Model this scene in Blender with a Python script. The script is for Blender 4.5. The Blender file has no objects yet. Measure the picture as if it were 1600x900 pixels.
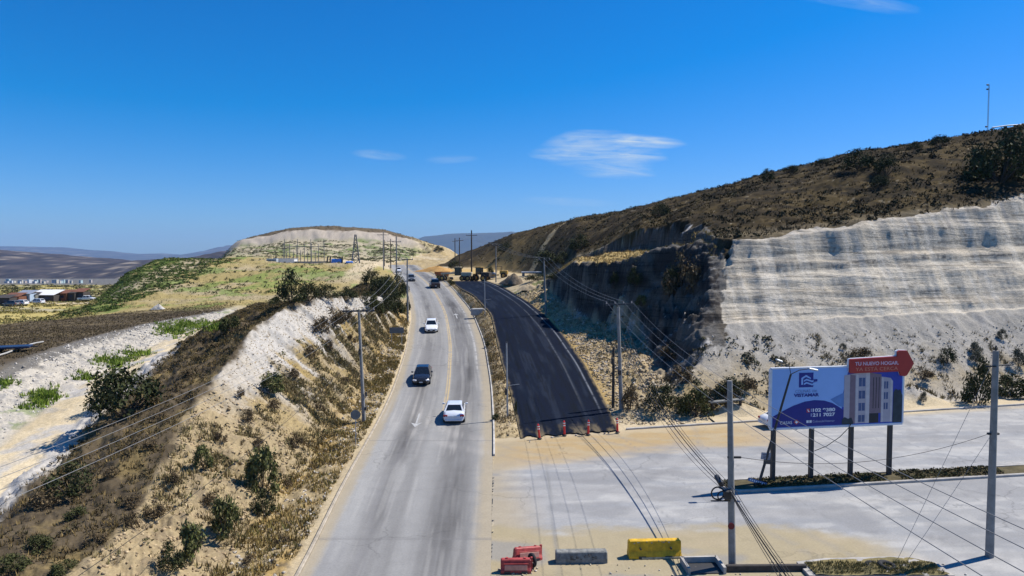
import bpy, bmesh, math, random
import numpy as np
from mathutils import Vector, Matrix

# ------------------------------------------------------------------ camera
C = bpy.context.scene.collection
SC = bpy.context.scene
FPX = 1067.0
CAMH = 14.0
PITCH = math.atan(50.0 / FPX)
cam = bpy.data.cameras.new('camera')
cam.sensor_width = 36.0
cam.lens = 36.0 * FPX / 1600.0
cam.clip_start = 0.3
cam.clip_end = 40000.0
camo = bpy.data.objects.new('camera', cam)
C.objects.link(camo)
camo.location = (0, 0, CAMH)
camo.rotation_euler = (math.pi / 2 - PITCH, 0, 0)
SC.camera = camo

# ------------------------------------------------------------------ sky, sun, exposure
SUN_EL = math.radians(52.0)
SUN_H = Vector((0.93, 0.37, 0)).normalized()
SUN_DIR = Vector((SUN_H.x * math.cos(SUN_EL), SUN_H.y * math.cos(SUN_EL), math.sin(SUN_EL)))
W = bpy.data.worlds.new('World')
SC.world = W
W.use_nodes = True
nt = W.node_tree
nt.nodes.clear()


def N(tree, typ, **kw):
    n = tree.nodes.new(typ)
    for k, v in kw.items():
        setattr(n, k, v)
    return n


def M(tree, op, a, b=None, c=None, clamp=False):
    n = tree.nodes.new('ShaderNodeMath')
    n.operation = op
    n.use_clamp = clamp
    for i, v in enumerate((a, b, c)):
        if v is None:
            continue
        if isinstance(v, (int, float)):
            n.inputs[i].default_value = v
        else:
            tree.links.new(v, n.inputs[i])
    return n.outputs[0]


sky = N(nt, 'ShaderNodeTexSky', sky_type='NISHITA')
sky.sun_disc = False
sky.sun_elevation = SUN_EL
sky.sun_rotation = math.atan2(SUN_H.x, SUN_H.y)
sky.altitude = 0
sky.air_density = 1.0
sky.dust_density = 0.25
sky.ozone_density = 2.0
hs = N(nt, 'ShaderNodeHueSaturation')
hs.inputs['Saturation'].default_value = 1.2
hs.inputs['Value'].default_value = 1.0
nt.links.new(sky.outputs[0], hs.inputs['Color'])
tint = N(nt, 'ShaderNodeMixRGB', blend_type='MULTIPLY')
tint.inputs[0].default_value = 1.0
nt.links.new(hs.outputs[0], tint.inputs[1])
tint.inputs[2].default_value = (.47, .80, 1.28, 1)
tc = N(nt, 'ShaderNodeTexCoord')
sep = N(nt, 'ShaderNodeSeparateXYZ')
nt.links.new(tc.outputs['Generated'], sep.inputs[0])
yy = M(nt, 'MAXIMUM', sep.outputs['Y'], 0.05)
ca = M(nt, 'DIVIDE', sep.outputs['X'], yy)      # bearing of a cloud on the sky
ce = M(nt, 'DIVIDE', sep.outputs['Z'], yy)      # height of a cloud on the sky
front = M(nt, 'GREATER_THAN', sep.outputs['Y'], 0.05)


def cloud(cx, cz, rx, rz, strength, tilt, seed, streak=26.0, thr=0.30):
    dx = M(nt, 'SUBTRACT', ca, cx)
    dz = M(nt, 'SUBTRACT', ce, cz)
    dz = M(nt, 'SUBTRACT', dz, M(nt, 'MULTIPLY', dx, tilt))
    comb = N(nt, 'ShaderNodeCombineXYZ')
    nt.links.new(M(nt, 'MULTIPLY', dx, 7.0), comb.inputs[0])
    nt.links.new(M(nt, 'MULTIPLY', dz, streak * 2.2), comb.inputs[1])
    comb.inputs[2].default_value = seed
    ns = N(nt, 'ShaderNodeTexNoise')
    ns.inputs['Scale'].default_value = 2.0
    ns.inputs['Detail'].default_value = 6.0
    ns.inputs['Roughness'].default_value = 0.62
    ns.inputs['Distortion'].default_value = 0.6
    nt.links.new(comb.outputs[0], ns.inputs['Vector'])
    ex = M(nt, 'POWER', M(nt, 'ABSOLUTE', M(nt, 'DIVIDE', dx, rx)), 2.0)
    ez = M(nt, 'POWER', M(nt, 'ABSOLUTE', M(nt, 'DIVIDE', dz, rz)), 2.0)
    nw = N(nt, 'ShaderNodeTexNoise')
    nw.inputs['Scale'].default_value = .55
    nw.inputs['Detail'].default_value = 3.0
    nt.links.new(comb.outputs[0], nw.inputs['Vector'])
    wob_ = M(nt, 'MULTIPLY', M(nt, 'SUBTRACT', nw.outputs['Fac'], .5), 2.4)
    body = M(nt, 'SUBTRACT', M(nt, 'ADD', .85, wob_), M(nt, 'ADD', ex, ez), clamp=True)
    n2 = M(nt, 'SUBTRACT', ns.outputs['Fac'], thr)
    f = M(nt, 'MULTIPLY', M(nt, 'MULTIPLY', M(nt, 'MULTIPLY', body, n2, None), 2.9), strength, clamp=True)
    return M(nt, 'MULTIPLY', f, front)


fs = [cloud(0.125, 0.146, 0.105, 0.034, .95, -0.03, 1.3), cloud(0.15, 0.130, 0.075, 0.026, .9, -0.16, 2.6),
      cloud(0.185, 0.168, 0.075, 0.012, 1.0, -0.06, 4.1),
      cloud(-0.195, 0.147, 0.045, 0.009, 0.28, -0.08, 7.7),
      cloud(-0.09, 0.141, 0.045, 0.008, 0.25, 0.02, 9.2),
      cloud(0.09, 0.078, 0.09, 0.008, 0.30, -0.05, 12.2),
      cloud(0.46, 0.372, 0.12, 0.014, 0.22, -0.16, 15.4)]
tot = fs[0]
for f in fs[1:]:
    tot = M(nt, 'MAXIMUM', tot, f)
tot = M(nt, 'MINIMUM', tot, 0.8)
mix = N(nt, 'ShaderNodeMixRGB')
nt.links.new(tot, mix.inputs[0])
sepc = N(nt, 'ShaderNodeSeparateColor'); nt.links.new(tint.outputs[0], sepc.inputs[0])
cmbc = N(nt, 'ShaderNodeCombineColor')
nt.links.new(M(nt, 'MAXIMUM', M(nt, 'MULTIPLY', M(nt, 'SUBTRACT', sepc.outputs[0], .80), 1.4), .02), cmbc.inputs[0])   # deeper blue, as the camera saw it
nt.links.new(M(nt, 'MULTIPLY', sepc.outputs[1], .95), cmbc.inputs[1]); nt.links.new(M(nt, 'MULTIPLY', sepc.outputs[2], 1.04), cmbc.inputs[2])
nt.links.new(cmbc.outputs[0], mix.inputs[1])
mix.inputs[2].default_value = (6.6, 7.6, 8.2, 1)
bg = N(nt, 'ShaderNodeBackground')
bg.inputs['Strength'].default_value = 0.075
nt.links.new(mix.outputs[0], bg.inputs['Color'])
wo = N(nt, 'ShaderNodeOutputWorld')
nt.links.new(bg.outputs[0], wo.inputs['Surface'])

sun = bpy.data.lights.new('sun', 'SUN')
sun.energy = 5.0
sun.angle = math.radians(0.5)
sun.color = (1.0, 0.945, 0.86)
suno = bpy.data.objects.new('sun', sun)
C.objects.link(suno)
suno.rotation_euler = (-SUN_DIR).to_track_quat('-Z', 'Y').to_euler()
suno.location = (200, 100, 300)

SC.view_settings.view_transform = 'Standard'
SC.view_settings.look = 'None'
SC.view_settings.exposure = 0.44
SC.view_settings.gamma = 1.0
SC.view_settings.use_curve_mapping = False
SC.cycles.max_bounces = 5
SC.cycles.diffuse_bounces = 2
SC.cycles.glossy_bounces = 2
SC.cycles.transmission_bounces = 3
SC.cycles.volume_bounces = 0
SC.cycles.transparent_max_bounces = 6

random.seed(7)
RNG = np.random.default_rng(11)

# ------------------------------------------------------------------ numeric helpers


def ss(a, b, x):
    t = np.clip((x - a) / (b - a), 0, 1)
    return t * t * (3 - 2 * t)


def lerp(a, b, t):
    return a + (b - a) * t


def _hash(ix, iy, seed):
    h = (ix * 374761393 + iy * 668265263 + seed * 1274126177) & 0x7fffffff
    h = ((h ^ (h >> 13)) * 1274126177) & 0x7fffffff
    h = ((h ^ (h >> 15)) * 668265263) & 0x7fffffff
    return ((h ^ (h >> 14)) & 0xffffff) / float(0xffffff)


def vnoise(x, y, seed=0):
    x = np.asarray(x, float); y = np.asarray(y, float)
    ix = np.floor(x).astype(np.int64); iy = np.floor(y).astype(np.int64)
    fx = x - ix; fy = y - iy
    ux = fx * fx * fx * (fx * (fx * 6 - 15) + 10); uy = fy * fy * fy * (fy * (fy * 6 - 15) + 10)
    a = _hash(ix, iy, seed); b = _hash(ix + 1, iy, seed)
    c = _hash(ix, iy + 1, seed); d = _hash(ix + 1, iy + 1, seed)
    return (a + (b - a) * ux) * (1 - uy) + (c + (d - c) * ux) * uy


def fbm(x, y, octv=4, seed=0, gain=0.5, lac=2.07):
    s = 0; a = 1.0; t = 0
    for o in range(octv):
        s = s + a * (vnoise(x, y, seed + o * 17) * 2 - 1); t += a
        a *= gain; x = x * lac + 13.7; y = y * lac - 7.1
    return s / t


_XT = np.arange(-260, 360, .12)
_F1 = {}


def f1(X, fr, off, octv, seed):
    """fbm along X only, through a table"""
    k = (fr, off, octv, seed)
    if k not in _F1:
        _F1[k] = fbm(_XT * fr, _XT * 0 + off, octv, seed)
    return np.interp(X, _XT, _F1[k])


def ray(u, v):
    xc = (u - 800.0) / FPX; yc = (450.0 - v) / FPX
    cp, sp = math.cos(PITCH), math.sin(PITCH)
    return np.array([xc, cp + yc * sp, -sp + yc * cp])


def at(u, v, Y):
    d = ray(u, v)
    t = Y / d[1]
    return np.array([d[0] * t, Y, CAMH + d[2] * t])


class Line:
    """a feature line of the terrain running away along Y"""
    def __init__(self, pts, blur=5):
        P = sorted([tuple(at(*p)) for p in pts], key=lambda p: p[1])
        Y = np.arange(0, 420, 1.0)
        x = np.interp(Y, [p[1] for p in P], [p[0] for p in P])
        z = np.interp(Y, [p[1] for p in P], [p[2] for p in P])
        k = np.ones(2 * blur + 1) / (2 * blur + 1)
        pad = lambda a: np.convolve(np.pad(a, blur, mode='edge'), k, 'valid')
        self.Y, self.x, self.z = Y, pad(x), pad(z)

    def X(self, Y): return np.interp(Y, self.Y, self.x)
    def Z(self, Y): return np.interp(Y, self.Y, self.z)


def lines_eval(X, Y, L):
    xs = [l.X(Y) for l in L]; zs = [l.Z(Y) for l in L]
    z = zs[0].copy(); s = np.zeros_like(z)
    for j in range(len(L) - 1):
        dx = xs[j + 1] - xs[j]
        dx = np.where(np.abs(dx) < 0.05, np.sign(dx + 1e-9) * 0.05, dx)
        t = np.clip((X - xs[j]) / dx, 0, 1)
        z = z + (zs[j + 1] - zs[j]) * t
        s = s + t
    return z, s


# ------------------------------------------------------------------ the two roads
ROADZ_T = [(0, 0), (56, 0), (62, 0.25), (69, 0.85), (80, 2.05), (92, 3.5), (115, 5.6), (140, 7.2), (160, 8.0), (200, 8.7), (300, 9.6), (420, 10)]
BLKZ_T = [(0, 0), (53, 0), (60, 0.5), (68, 1.35), (82, 3.2), (98, 5.5), (112, 6.7), (125, 7.4), (155, 8.1), (230, 9.4), (420, 10)]


def table(T, blur=3):
    Y = np.arange(0, 421, 1.0)
    z = np.interp(Y, [t[0] for t in T], [t[1] for t in T])
    k = np.ones(2 * blur + 1) / (2 * blur + 1)
    z = np.convolve(np.pad(z, blur, mode='edge'), k, 'valid')
    return lambda q: np.interp(q, Y, z)


ZM = table(ROADZ_T); ZB = table(BLKZ_T)


def solve_road(pts, zf):
    """pixel points of a road edge -> (Y, X) on the road surface"""
    out = []
    for u, v in pts:
        d = ray(u, v)
        Ys = np.linspace(20, 400, 3801)
        z = CAMH + d[2] / d[1] * Ys
        g = z - zf(Ys)
        k = np.argmax(g < 0) if (g < 0).any() else len(Ys) - 1
        out.append((Ys[k], d[0] / d[1] * Ys[k]))
    out.sort()
    return out


def edge(pts, zf, extra=(), blur=4):
    P = sorted(solve_road(pts, zf) + list(extra))
    Y = np.arange(0, 421, 1.0)
    x = np.interp(Y, [p[0] for p in P], [p[1] for p in P])
    k = np.ones(2 * blur + 1) / (2 * blur + 1)
    x = np.convolve(np.pad(x, blur, mode='edge'), k, 'valid')
    return lambda q: np.interp(q, Y, x)


ML = edge([(470, 900), (540, 755), (590, 664), (618, 604), (637, 545), (644, 500), (640, 462), (626, 438), (612, 424)], ZM, [(14, -8.7), (330, -60), (420, -50)])
MR = edge([(768, 900), (768, 800), (770, 720), (770, 664), (767, 604), (757, 540), (738, 490), (708, 452), (684, 433), (665, 423)], ZM, [(14, -0.9), (330, -46), (420, -36)])
BL = edge([(815, 688), (806, 650), (796, 605), (785, 570), (774, 522), (767, 491), (750, 473), (741, 463), (722, 453), (709, 443)], ZB, [(14, 0.6), (180, -16.5), (210, -24), (260, -34), (330, -43), (420, -33)], 3)
BR = edge([(968, 676), (955, 648), (941, 620), (914, 570), (880, 523), (849, 491), (830, 475), (805, 460), (783, 447), (762, 440)], ZB, [(14, 7.7), (172, -8), (190, -12), (220, -19), (260, -27), (330, -36), (420, -28)], 3)

# ------------------------------------------------------------------ terrain
LL = [None,
      Line([(345, 900, 30), (440, 780, 41), (500, 705, 50), (556, 625, 64), (596, 560, 78), (630, 482, 104), (632, 455, 130)]),
      Line([(100, 900, 26), (205, 820, 32), (255, 715, 39), (292, 640, 46), (350, 572, 54), (398, 508, 62), (480, 463, 73), (560, 462, 86), (615, 468, 104), (626, 452, 130)], 3),
      Line([(-60, 900, 27), (60, 770, 36), (150, 690, 44), (250, 585, 58), (340, 505, 75), (395, 480, 95), (420, 470, 130)]),
      Line([(-80, 830, 34), (0, 775, 38), (120, 655, 52), (225, 572, 68), (325, 512, 88), (385, 485, 110), (400, 475, 130)]),
      Line([(-60, 740, 42), (0, 690, 48), (120, 605, 64), (250, 533, 85), (345, 497, 105), (380, 478, 130)]),
      Line([(-80, 640, 54), (0, 575, 63), (130, 531, 80), (250, 502, 97), (345, 486, 114), (370, 476, 130)]),
      Line([(-200, 530, 88), (0, 507, 100), (150, 495, 112), (340, 479, 130)])]


class _E:
    def __init__(self, X, Z): self.X, self.Z = X, Z


LL[0] = _E(ML, ZM)
RL = [_E(BR, ZB),
      Line([(1042, 600, 66), (1004, 566, 73), (950, 522, 82), (900, 492, 92), (866, 462, 108), (845, 440, 125), (830, 432, 150)]),
      Line([(1085, 520, 68), (1066, 480, 73), (1044, 428, 82), (985, 412, 95), (905, 408, 112), (858, 428, 128), (834, 431, 150)]),
      Line([(1105, 470, 70), (1085, 425, 77), (1044, 388, 92), (965, 380, 108), (900, 398, 118), (862, 426, 130), (838, 430, 150)]),
      Line([(1120, 440, 72), (1128, 376, 79), (1095, 347, 92), (1040, 338, 106), (975, 353, 116), (900, 393, 124), (864, 424, 132), (842, 429, 150)])]
_R1o, _R2o, _R3, _R4 = RL[1:]
_st = .36      # run per rise of the steep faces
_k = lambda Y: ss(80, 93, Y)      # towards the corner the cut becomes one tall face
_R2 = _E(_R2o.X, lambda Y: lerp(_R4.Z(Y) - .6, _R2o.Z(Y), _k(Y)))
_sty = lambda Y: lerp(.68, _st, _k(Y))      # the corner shoulder leans back more
_R1 = _E(lambda Y: lerp(_R4.X(Y) - (_R4.Z(Y) - _R1o.Z(Y)) * .68 - .6, _R1o.X(Y), _k(Y)), _R1o.Z)
RL[1] = _R1
RL[2] = _E(lambda Y: np.minimum(_R1.X(Y) + (_R2.Z(Y) - _R1.Z(Y)) * _sty(Y), _R4.X(Y) - .3), _R2.Z)
_z3 = lambda Y: lerp(_R2.Z(Y), _R4.Z(Y), .30)
RL[3] = _E(lambda Y: np.maximum(_R4.X(Y) - (_R4.Z(Y) - _z3(Y)) * _st, RL[2].X(Y) + .1), _z3)
NB = [(-.16, 330, 9.8, 430, 10), (-.05, 235, 9.8, 330, 18.6), (0, 190, 9.4, 262, 22.3), (.047, 152, 9.5, 232, 24.3), (.094, 124, 13.5, 205, 25.1),
      (.187, 112, 18.6, 180, 26.7), (.281, 80, 15.9, 165, 29.2), (.375, 80.3, 16.1, 155, 32.2), (.515, 83.3, 17.9, 148, 36.2), (.656, 86.6, 19.5, 142, 38.6),
      (.75, 89, 20.7, 140, 40.2), (1.03, 96, 23, 140, 45), (1.6, 105, 26, 142, 50)]
NBa = np.array(NB)
TAL_D = [-50, 0, 1.0, 3.4, 7.8, 10.4, 10.9, 12.3, 14.0, 15.4, 16.6, 17.5, 18.6, 19.6, 20.6, 22.0, 40]
TAL_Z = [0, 0, 0.5, 2.0, 5.0, 7.0, 8.0, 9.3, 11.2, 12.4, 13.6, 15.4, 16.6, 18.3, 20.0, 24, 70]


def kerbY(X):      # far kerb of the cross road
    return 54.6 + (X - 10.3) * 0.236


def lowland(X, Y):
    z = np.interp(Y, [0, 110, 150, 180, 260, 420, 700, 1200, 2100, 4000, 9000], [0.5, 0.5, 0.2, -0.6, -1.2, -5, -16, -36, -70, -85, -60])
    return z


def hill_left(X, Y):
    lo = lowland(X, Y)
    hp = np.interp(Y, [100, 120, 140, 165, 190, 215, 240, 280, 330], [4.6, 4.8, 5.0, 6.2, 8.8, 11.2, 11.3, 9.2, 9.0])
    hp = hp + np.interp(X, [-125, -95, -70], [2.2, 1.0, 0]) * ss(180, 225, Y)
    ex = np.interp(Y, [100, 150, 200, 300, 450], [-78, -92, -117, -140, -190])
    wx = np.interp(Y, [100, 150, 200, 300], [26, 24, 17, 26])
    m = ss(-1, 1, (X - ex) / (wx * 0.5))
    b = X / np.maximum(Y, 1)
    zc = np.interp(b, [-.62, -.55, -.44, -.375, -.328, -.262, -.187, -.14, -.094, -.056, 0, .2], [8, 11, 19.5, 25.6, 30.2, 32.3, 31.2, 26, 19, 9.8, 8, 6])
    pr = np.interp(Y, [310, 345, 372, 400, 424, 427, 436, 456, 520, 800, 1400], [0, .16, .24, .42, .55, .60, .86, 1.0, .9, .2, 0])
    wh = np.maximum(zc - 9.2, -3) * pr
    wh = wh + fbm(X * .11, Y * .12, 4, 707) * 1.6 * ss(330, 350, Y) * (1 - ss(436, 446, Y)) * ss(-.5, -.4, b)
    far = ss(460, 1300, Y)
    z = lerp(lo, np.maximum(hp, lo), m) + wh * ss(-.66, -.5, b)
    return lerp(z, lo, far)


def H(X, Y, detail=True):
    X = np.asarray(X, float); Y = np.asarray(Y, float)
    ml, mr, bl, br = ML(Y), MR(Y), BL(Y), BR(Y)
    zm, zb = ZM(Y), ZB(Y)
    far = ss(300, 420, Y)
    n1 = fbm(X * .09, Y * .09, 3, 3)
    n2 = fbm(X * .45, Y * .45, 3, 21)
    n3 = fbm(X * 1.7, Y * 1.7, 3, 40)
    n4 = fbm(X * 4.2, Y * 4.2, 2, 77)
    # ---- left
    wob = n2 * .7 + n3 * .35
    zl, sl = lines_eval(X + wob * ss(0, 3, ml - X), Y, LL)
    cut = ss(1.05, 1.3, sl) * (1 - ss(1.85, 2.05, sl))
    gul = fbm(X * .25, Y * 1.15, 3, 91)
    zl = zl + cut * (gul * .45 + n3 * .26 + n4 * .14)
    zl = zl + ss(2.0, 2.3, sl) * (1 - ss(3.7, 4, sl)) * (n2 * .35 + n3 * .22)
    zl = zl + ss(4, 5, sl) * .0 + ss(5.0, 5.2, sl) * (1 - ss(5.9, 6.05, sl)) * (gul * .3 + n3 * .22)
    zl = zl + ss(6.1, 6.5, sl) * (n2 * .14)
    zl = zl + (1 - ss(.6, 1, sl)) * ss(.03, .25, sl) * (n3 * .10 + .05)
    lo = lowland(X, Y) + n2 * .2 + n1 * .5
    past = ss(7 - 1e-3, 7, sl) * 1.0
    dd = np.maximum(LL[7].X(Y) - X, 0)
    zl = np.where(sl >= 6.999, lerp(zl, lo, ss(0, 26, dd)), zl)
    hl = hill_left(X, Y) + n1 * 1.0 * ss(130, 200, Y) + n2 * .35
    mound = 2.6 * np.exp(-(((X - ml + 7.5) / 3.6) ** 2 + ((Y - 117) / 15.0) ** 2))
    w = ss(106, 140, Y)
    zl = lerp(zl, hl, w) + mound
    d = np.maximum(ml - X, 0)
    zl = np.where(Y > 100, lerp(zm, zl, ss(0, 7, d) * ss(100, 125, Y) + (1 - ss(100, 125, Y))), zl)
    zl = lerp(zl, hl, far)
    # ---- right
    b = X / np.maximum(Y, 1)
    f = [np.interp(b, NBa[:, 0], NBa[:, k]) for k in (1, 2, 3, 4)]
    t = (Y - f[0]) / (f[2] - f[0])
    prof = np.where(t < 0, t * .9 * ss(.12, .25, b), np.where(t < 1, t * (1.35 - .35 * t * t), 1 - (t - 1) * .35))
    nz = f[1] + (f[3] - f[1]) * prof
    nz = nz + n1 * 1.1 * ss(0, .2, t) * (1 - ss(.75, 1, t)) + (n2 * .28 + n3 * .10) * ss(-.3, .1, t)
    nz = np.maximum(nz, lowland(X, Y) - 5)
    gx = fbm(X * .8, Y * .12, 3, 131) * .16 + fbm(X * .2, Y * .05, 2, 7) * 1.0
    dA = (Y - kerbY(X) - 2.6) + gx * ss(58, 72, Y - (X - 10) * .2) + n3 * .06 * ss(62, 74, Y) + n4 * .03
    tilt = (X - 30) * .012
    za = np.interp(dA, TAL_D, TAL_Z) * (1 + tilt * .25)
    for (lz, sl_, am, sd) in ((8.9, .02, .14, 1), (10.3, .035, .22, 2), (11.9, .03, .2, 3), (13.3, .045, .36, 4), (14.9, .055, .24, 5), (16.6, .06, .15, 6)):
        lev_ = lz + (X - 40) * sl_ + f1(X, .08, sd * 3.7, 4, 600 + sd) * .45
        br_a = am * (.65 + .7 * f1(X, .23, sd * 1.9, 3, 640 + sd))
        za = za + br_a * np.tanh((za - lev_) / .12) * ss(10.4, 11.0, dA)
    lay = za * 1.15 + X * .02 + n1 * .4
    za = za + (fbm(lay * 1.1, X * .04, 3, 501) * .26 + fbm(lay * .5, X * .08, 2, 505) * .18) * ss(10.4, 11.4, dA)
    za = za + (n2 * .16 + n3 * .05) * ss(.3, 2, dA) * (1 - ss(11, 13, dA))
    pile = 1.7 * np.exp(-(((X - 33.5) / 2.6) ** 2 + ((Y - 63.6) / 1.6) ** 2)) + 1.5 * np.exp(-(((X - 38.2) / 2.4) ** 2 + ((Y - 64.9) / 1.5) ** 2)) \
        + 1.1 * np.exp(-(((X - 19.5) / 2.6) ** 2 + ((Y - 59.8) / 1.0) ** 2))
    za = np.maximum(za, pile * (1 + n3 * .2)) if detail else za
    gy = fbm(X * .12, Y * .75, 3, 151) * 1.1 + n3 * .45 + fbm(X * .05, Y * .2, 3, 9) * 2.4
    xe = X + gy * ss(1.5, 6, X - br) * ss(60, 70, Y) * (1 - ss(128, 140, Y))
    zr, sr = lines_eval(xe, Y, RL)
    beyond = np.maximum(xe - RL[4].X(Y), 0)
    zr = zr + beyond * 3.0
    bank = ss(.1, .4, sr) * (1 - ss(.9, 1.05, sr)) * ss(58, 66, Y) * (1 - ss(125, 135, Y))
    hol = ss(1.02, 1.25, sr) * (1 - ss(1.75, 2.0, sr)) * ss(64, 70, Y) * (1 - ss(118, 128, Y))
    zr = zr + hol * (fbm(X * .3, Y * .16, 3, 611) * 1.7 + np.round(fbm(X * .2, Y * .1, 2, 612) * 3) * .5)
    zr = zr + bank * (n2 * .5 + n3 * .35 + n4 * .15) + ss(1, 1.2, sr) * (1 - ss(2.6, 3, sr)) * (n2 * .5 + n3 * .35)
    zr = zr + ss(136, 150, Y) * 80
    nz = np.where(Y > 130, lerp(zb + .15, nz, lerp(1, ss(.5, 9, X - br), ss(130, 150, Y))), nz)
    sm_k = 3.2 * (1 + n2 * .6) * ss(60, 66, Y) * (1 - ss(88, 96, Y)) + 1e-3
    hs_ = np.clip(1 - np.abs(za - zr) / sm_k, 0, 1)
    zar = np.minimum(za, zr) - hs_ * hs_ * sm_k * .25
    zright = np.minimum(nz, zar)
    zright = lerp(zright, hl, far * (1 - ss(-.08, .02, b)))
    # ---- corridor
    z = np.where(X < ml, zl, 0)
    off = .05 + .0006 * Y
    strip = lerp(zm, zb, np.clip((X - mr) / np.maximum(bl - mr, .3), 0, 1)) + ss(0, .5, X - mr) * ss(0, .5, bl - X) * (.14 + n3 * .10) * ss(49, 52, Y)
    zc = np.where(X < mr, zm - off, np.where(X < bl, strip - .02, zb - off))
    z = np.where((X >= ml) & (X <= br), zc, z)
    z = np.where(X > br, zright, z)
    flat = (X > mr) & (Y < 53)
    z = np.where(flat & (Y < kerbY(X)), -.06 + 0 * z, z)
    z = lerp(z, hill_left(X, Y) + n1, far * (X < br) * 1.0)
    if detail:
        z = np.where((X > br) & (Y > 300) & (b < -.02), lerp(z, hl, far), z)
    return z


def place(u, v, y0=16, y1=700):
    """where the line of sight through a point of the photograph meets the ground"""
    d = ray(u, v)
    Ys = np.exp(np.linspace(math.log(y0), math.log(y1), 420))
    for step in range(2):
        Xs = d[0] / d[1] * Ys; zs = CAMH + d[2] / d[1] * Ys
        g = zs - H(Xs, Ys)
        k = int(np.argmax(g < 0)) if (g < 0).any() else len(Ys) - 1
        if step == 0:
            Ys = np.linspace(Ys[max(k - 1, 0)], Ys[k], 24)
    return Vector((float(Xs[k]), float(Ys[k]), float(H(Xs[k:k + 1], Ys[k:k + 1])[0])))


def hz(x, y):
    return float(H(np.array([x]), np.array([y]))[0])


col = lambda *c: np.array(c)
CHALK = col(.52, .485, .43); TAN = col(.38, .295, .165); SOIL = col(.085, .066, .042); DRY = col(.27, .20, .085)
GREEN = col(.075, .11, .025); SAND = col(.42, .345, .225); DUST = col(.37, .345, .305); OCH = col(.38, .26, .10)


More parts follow.
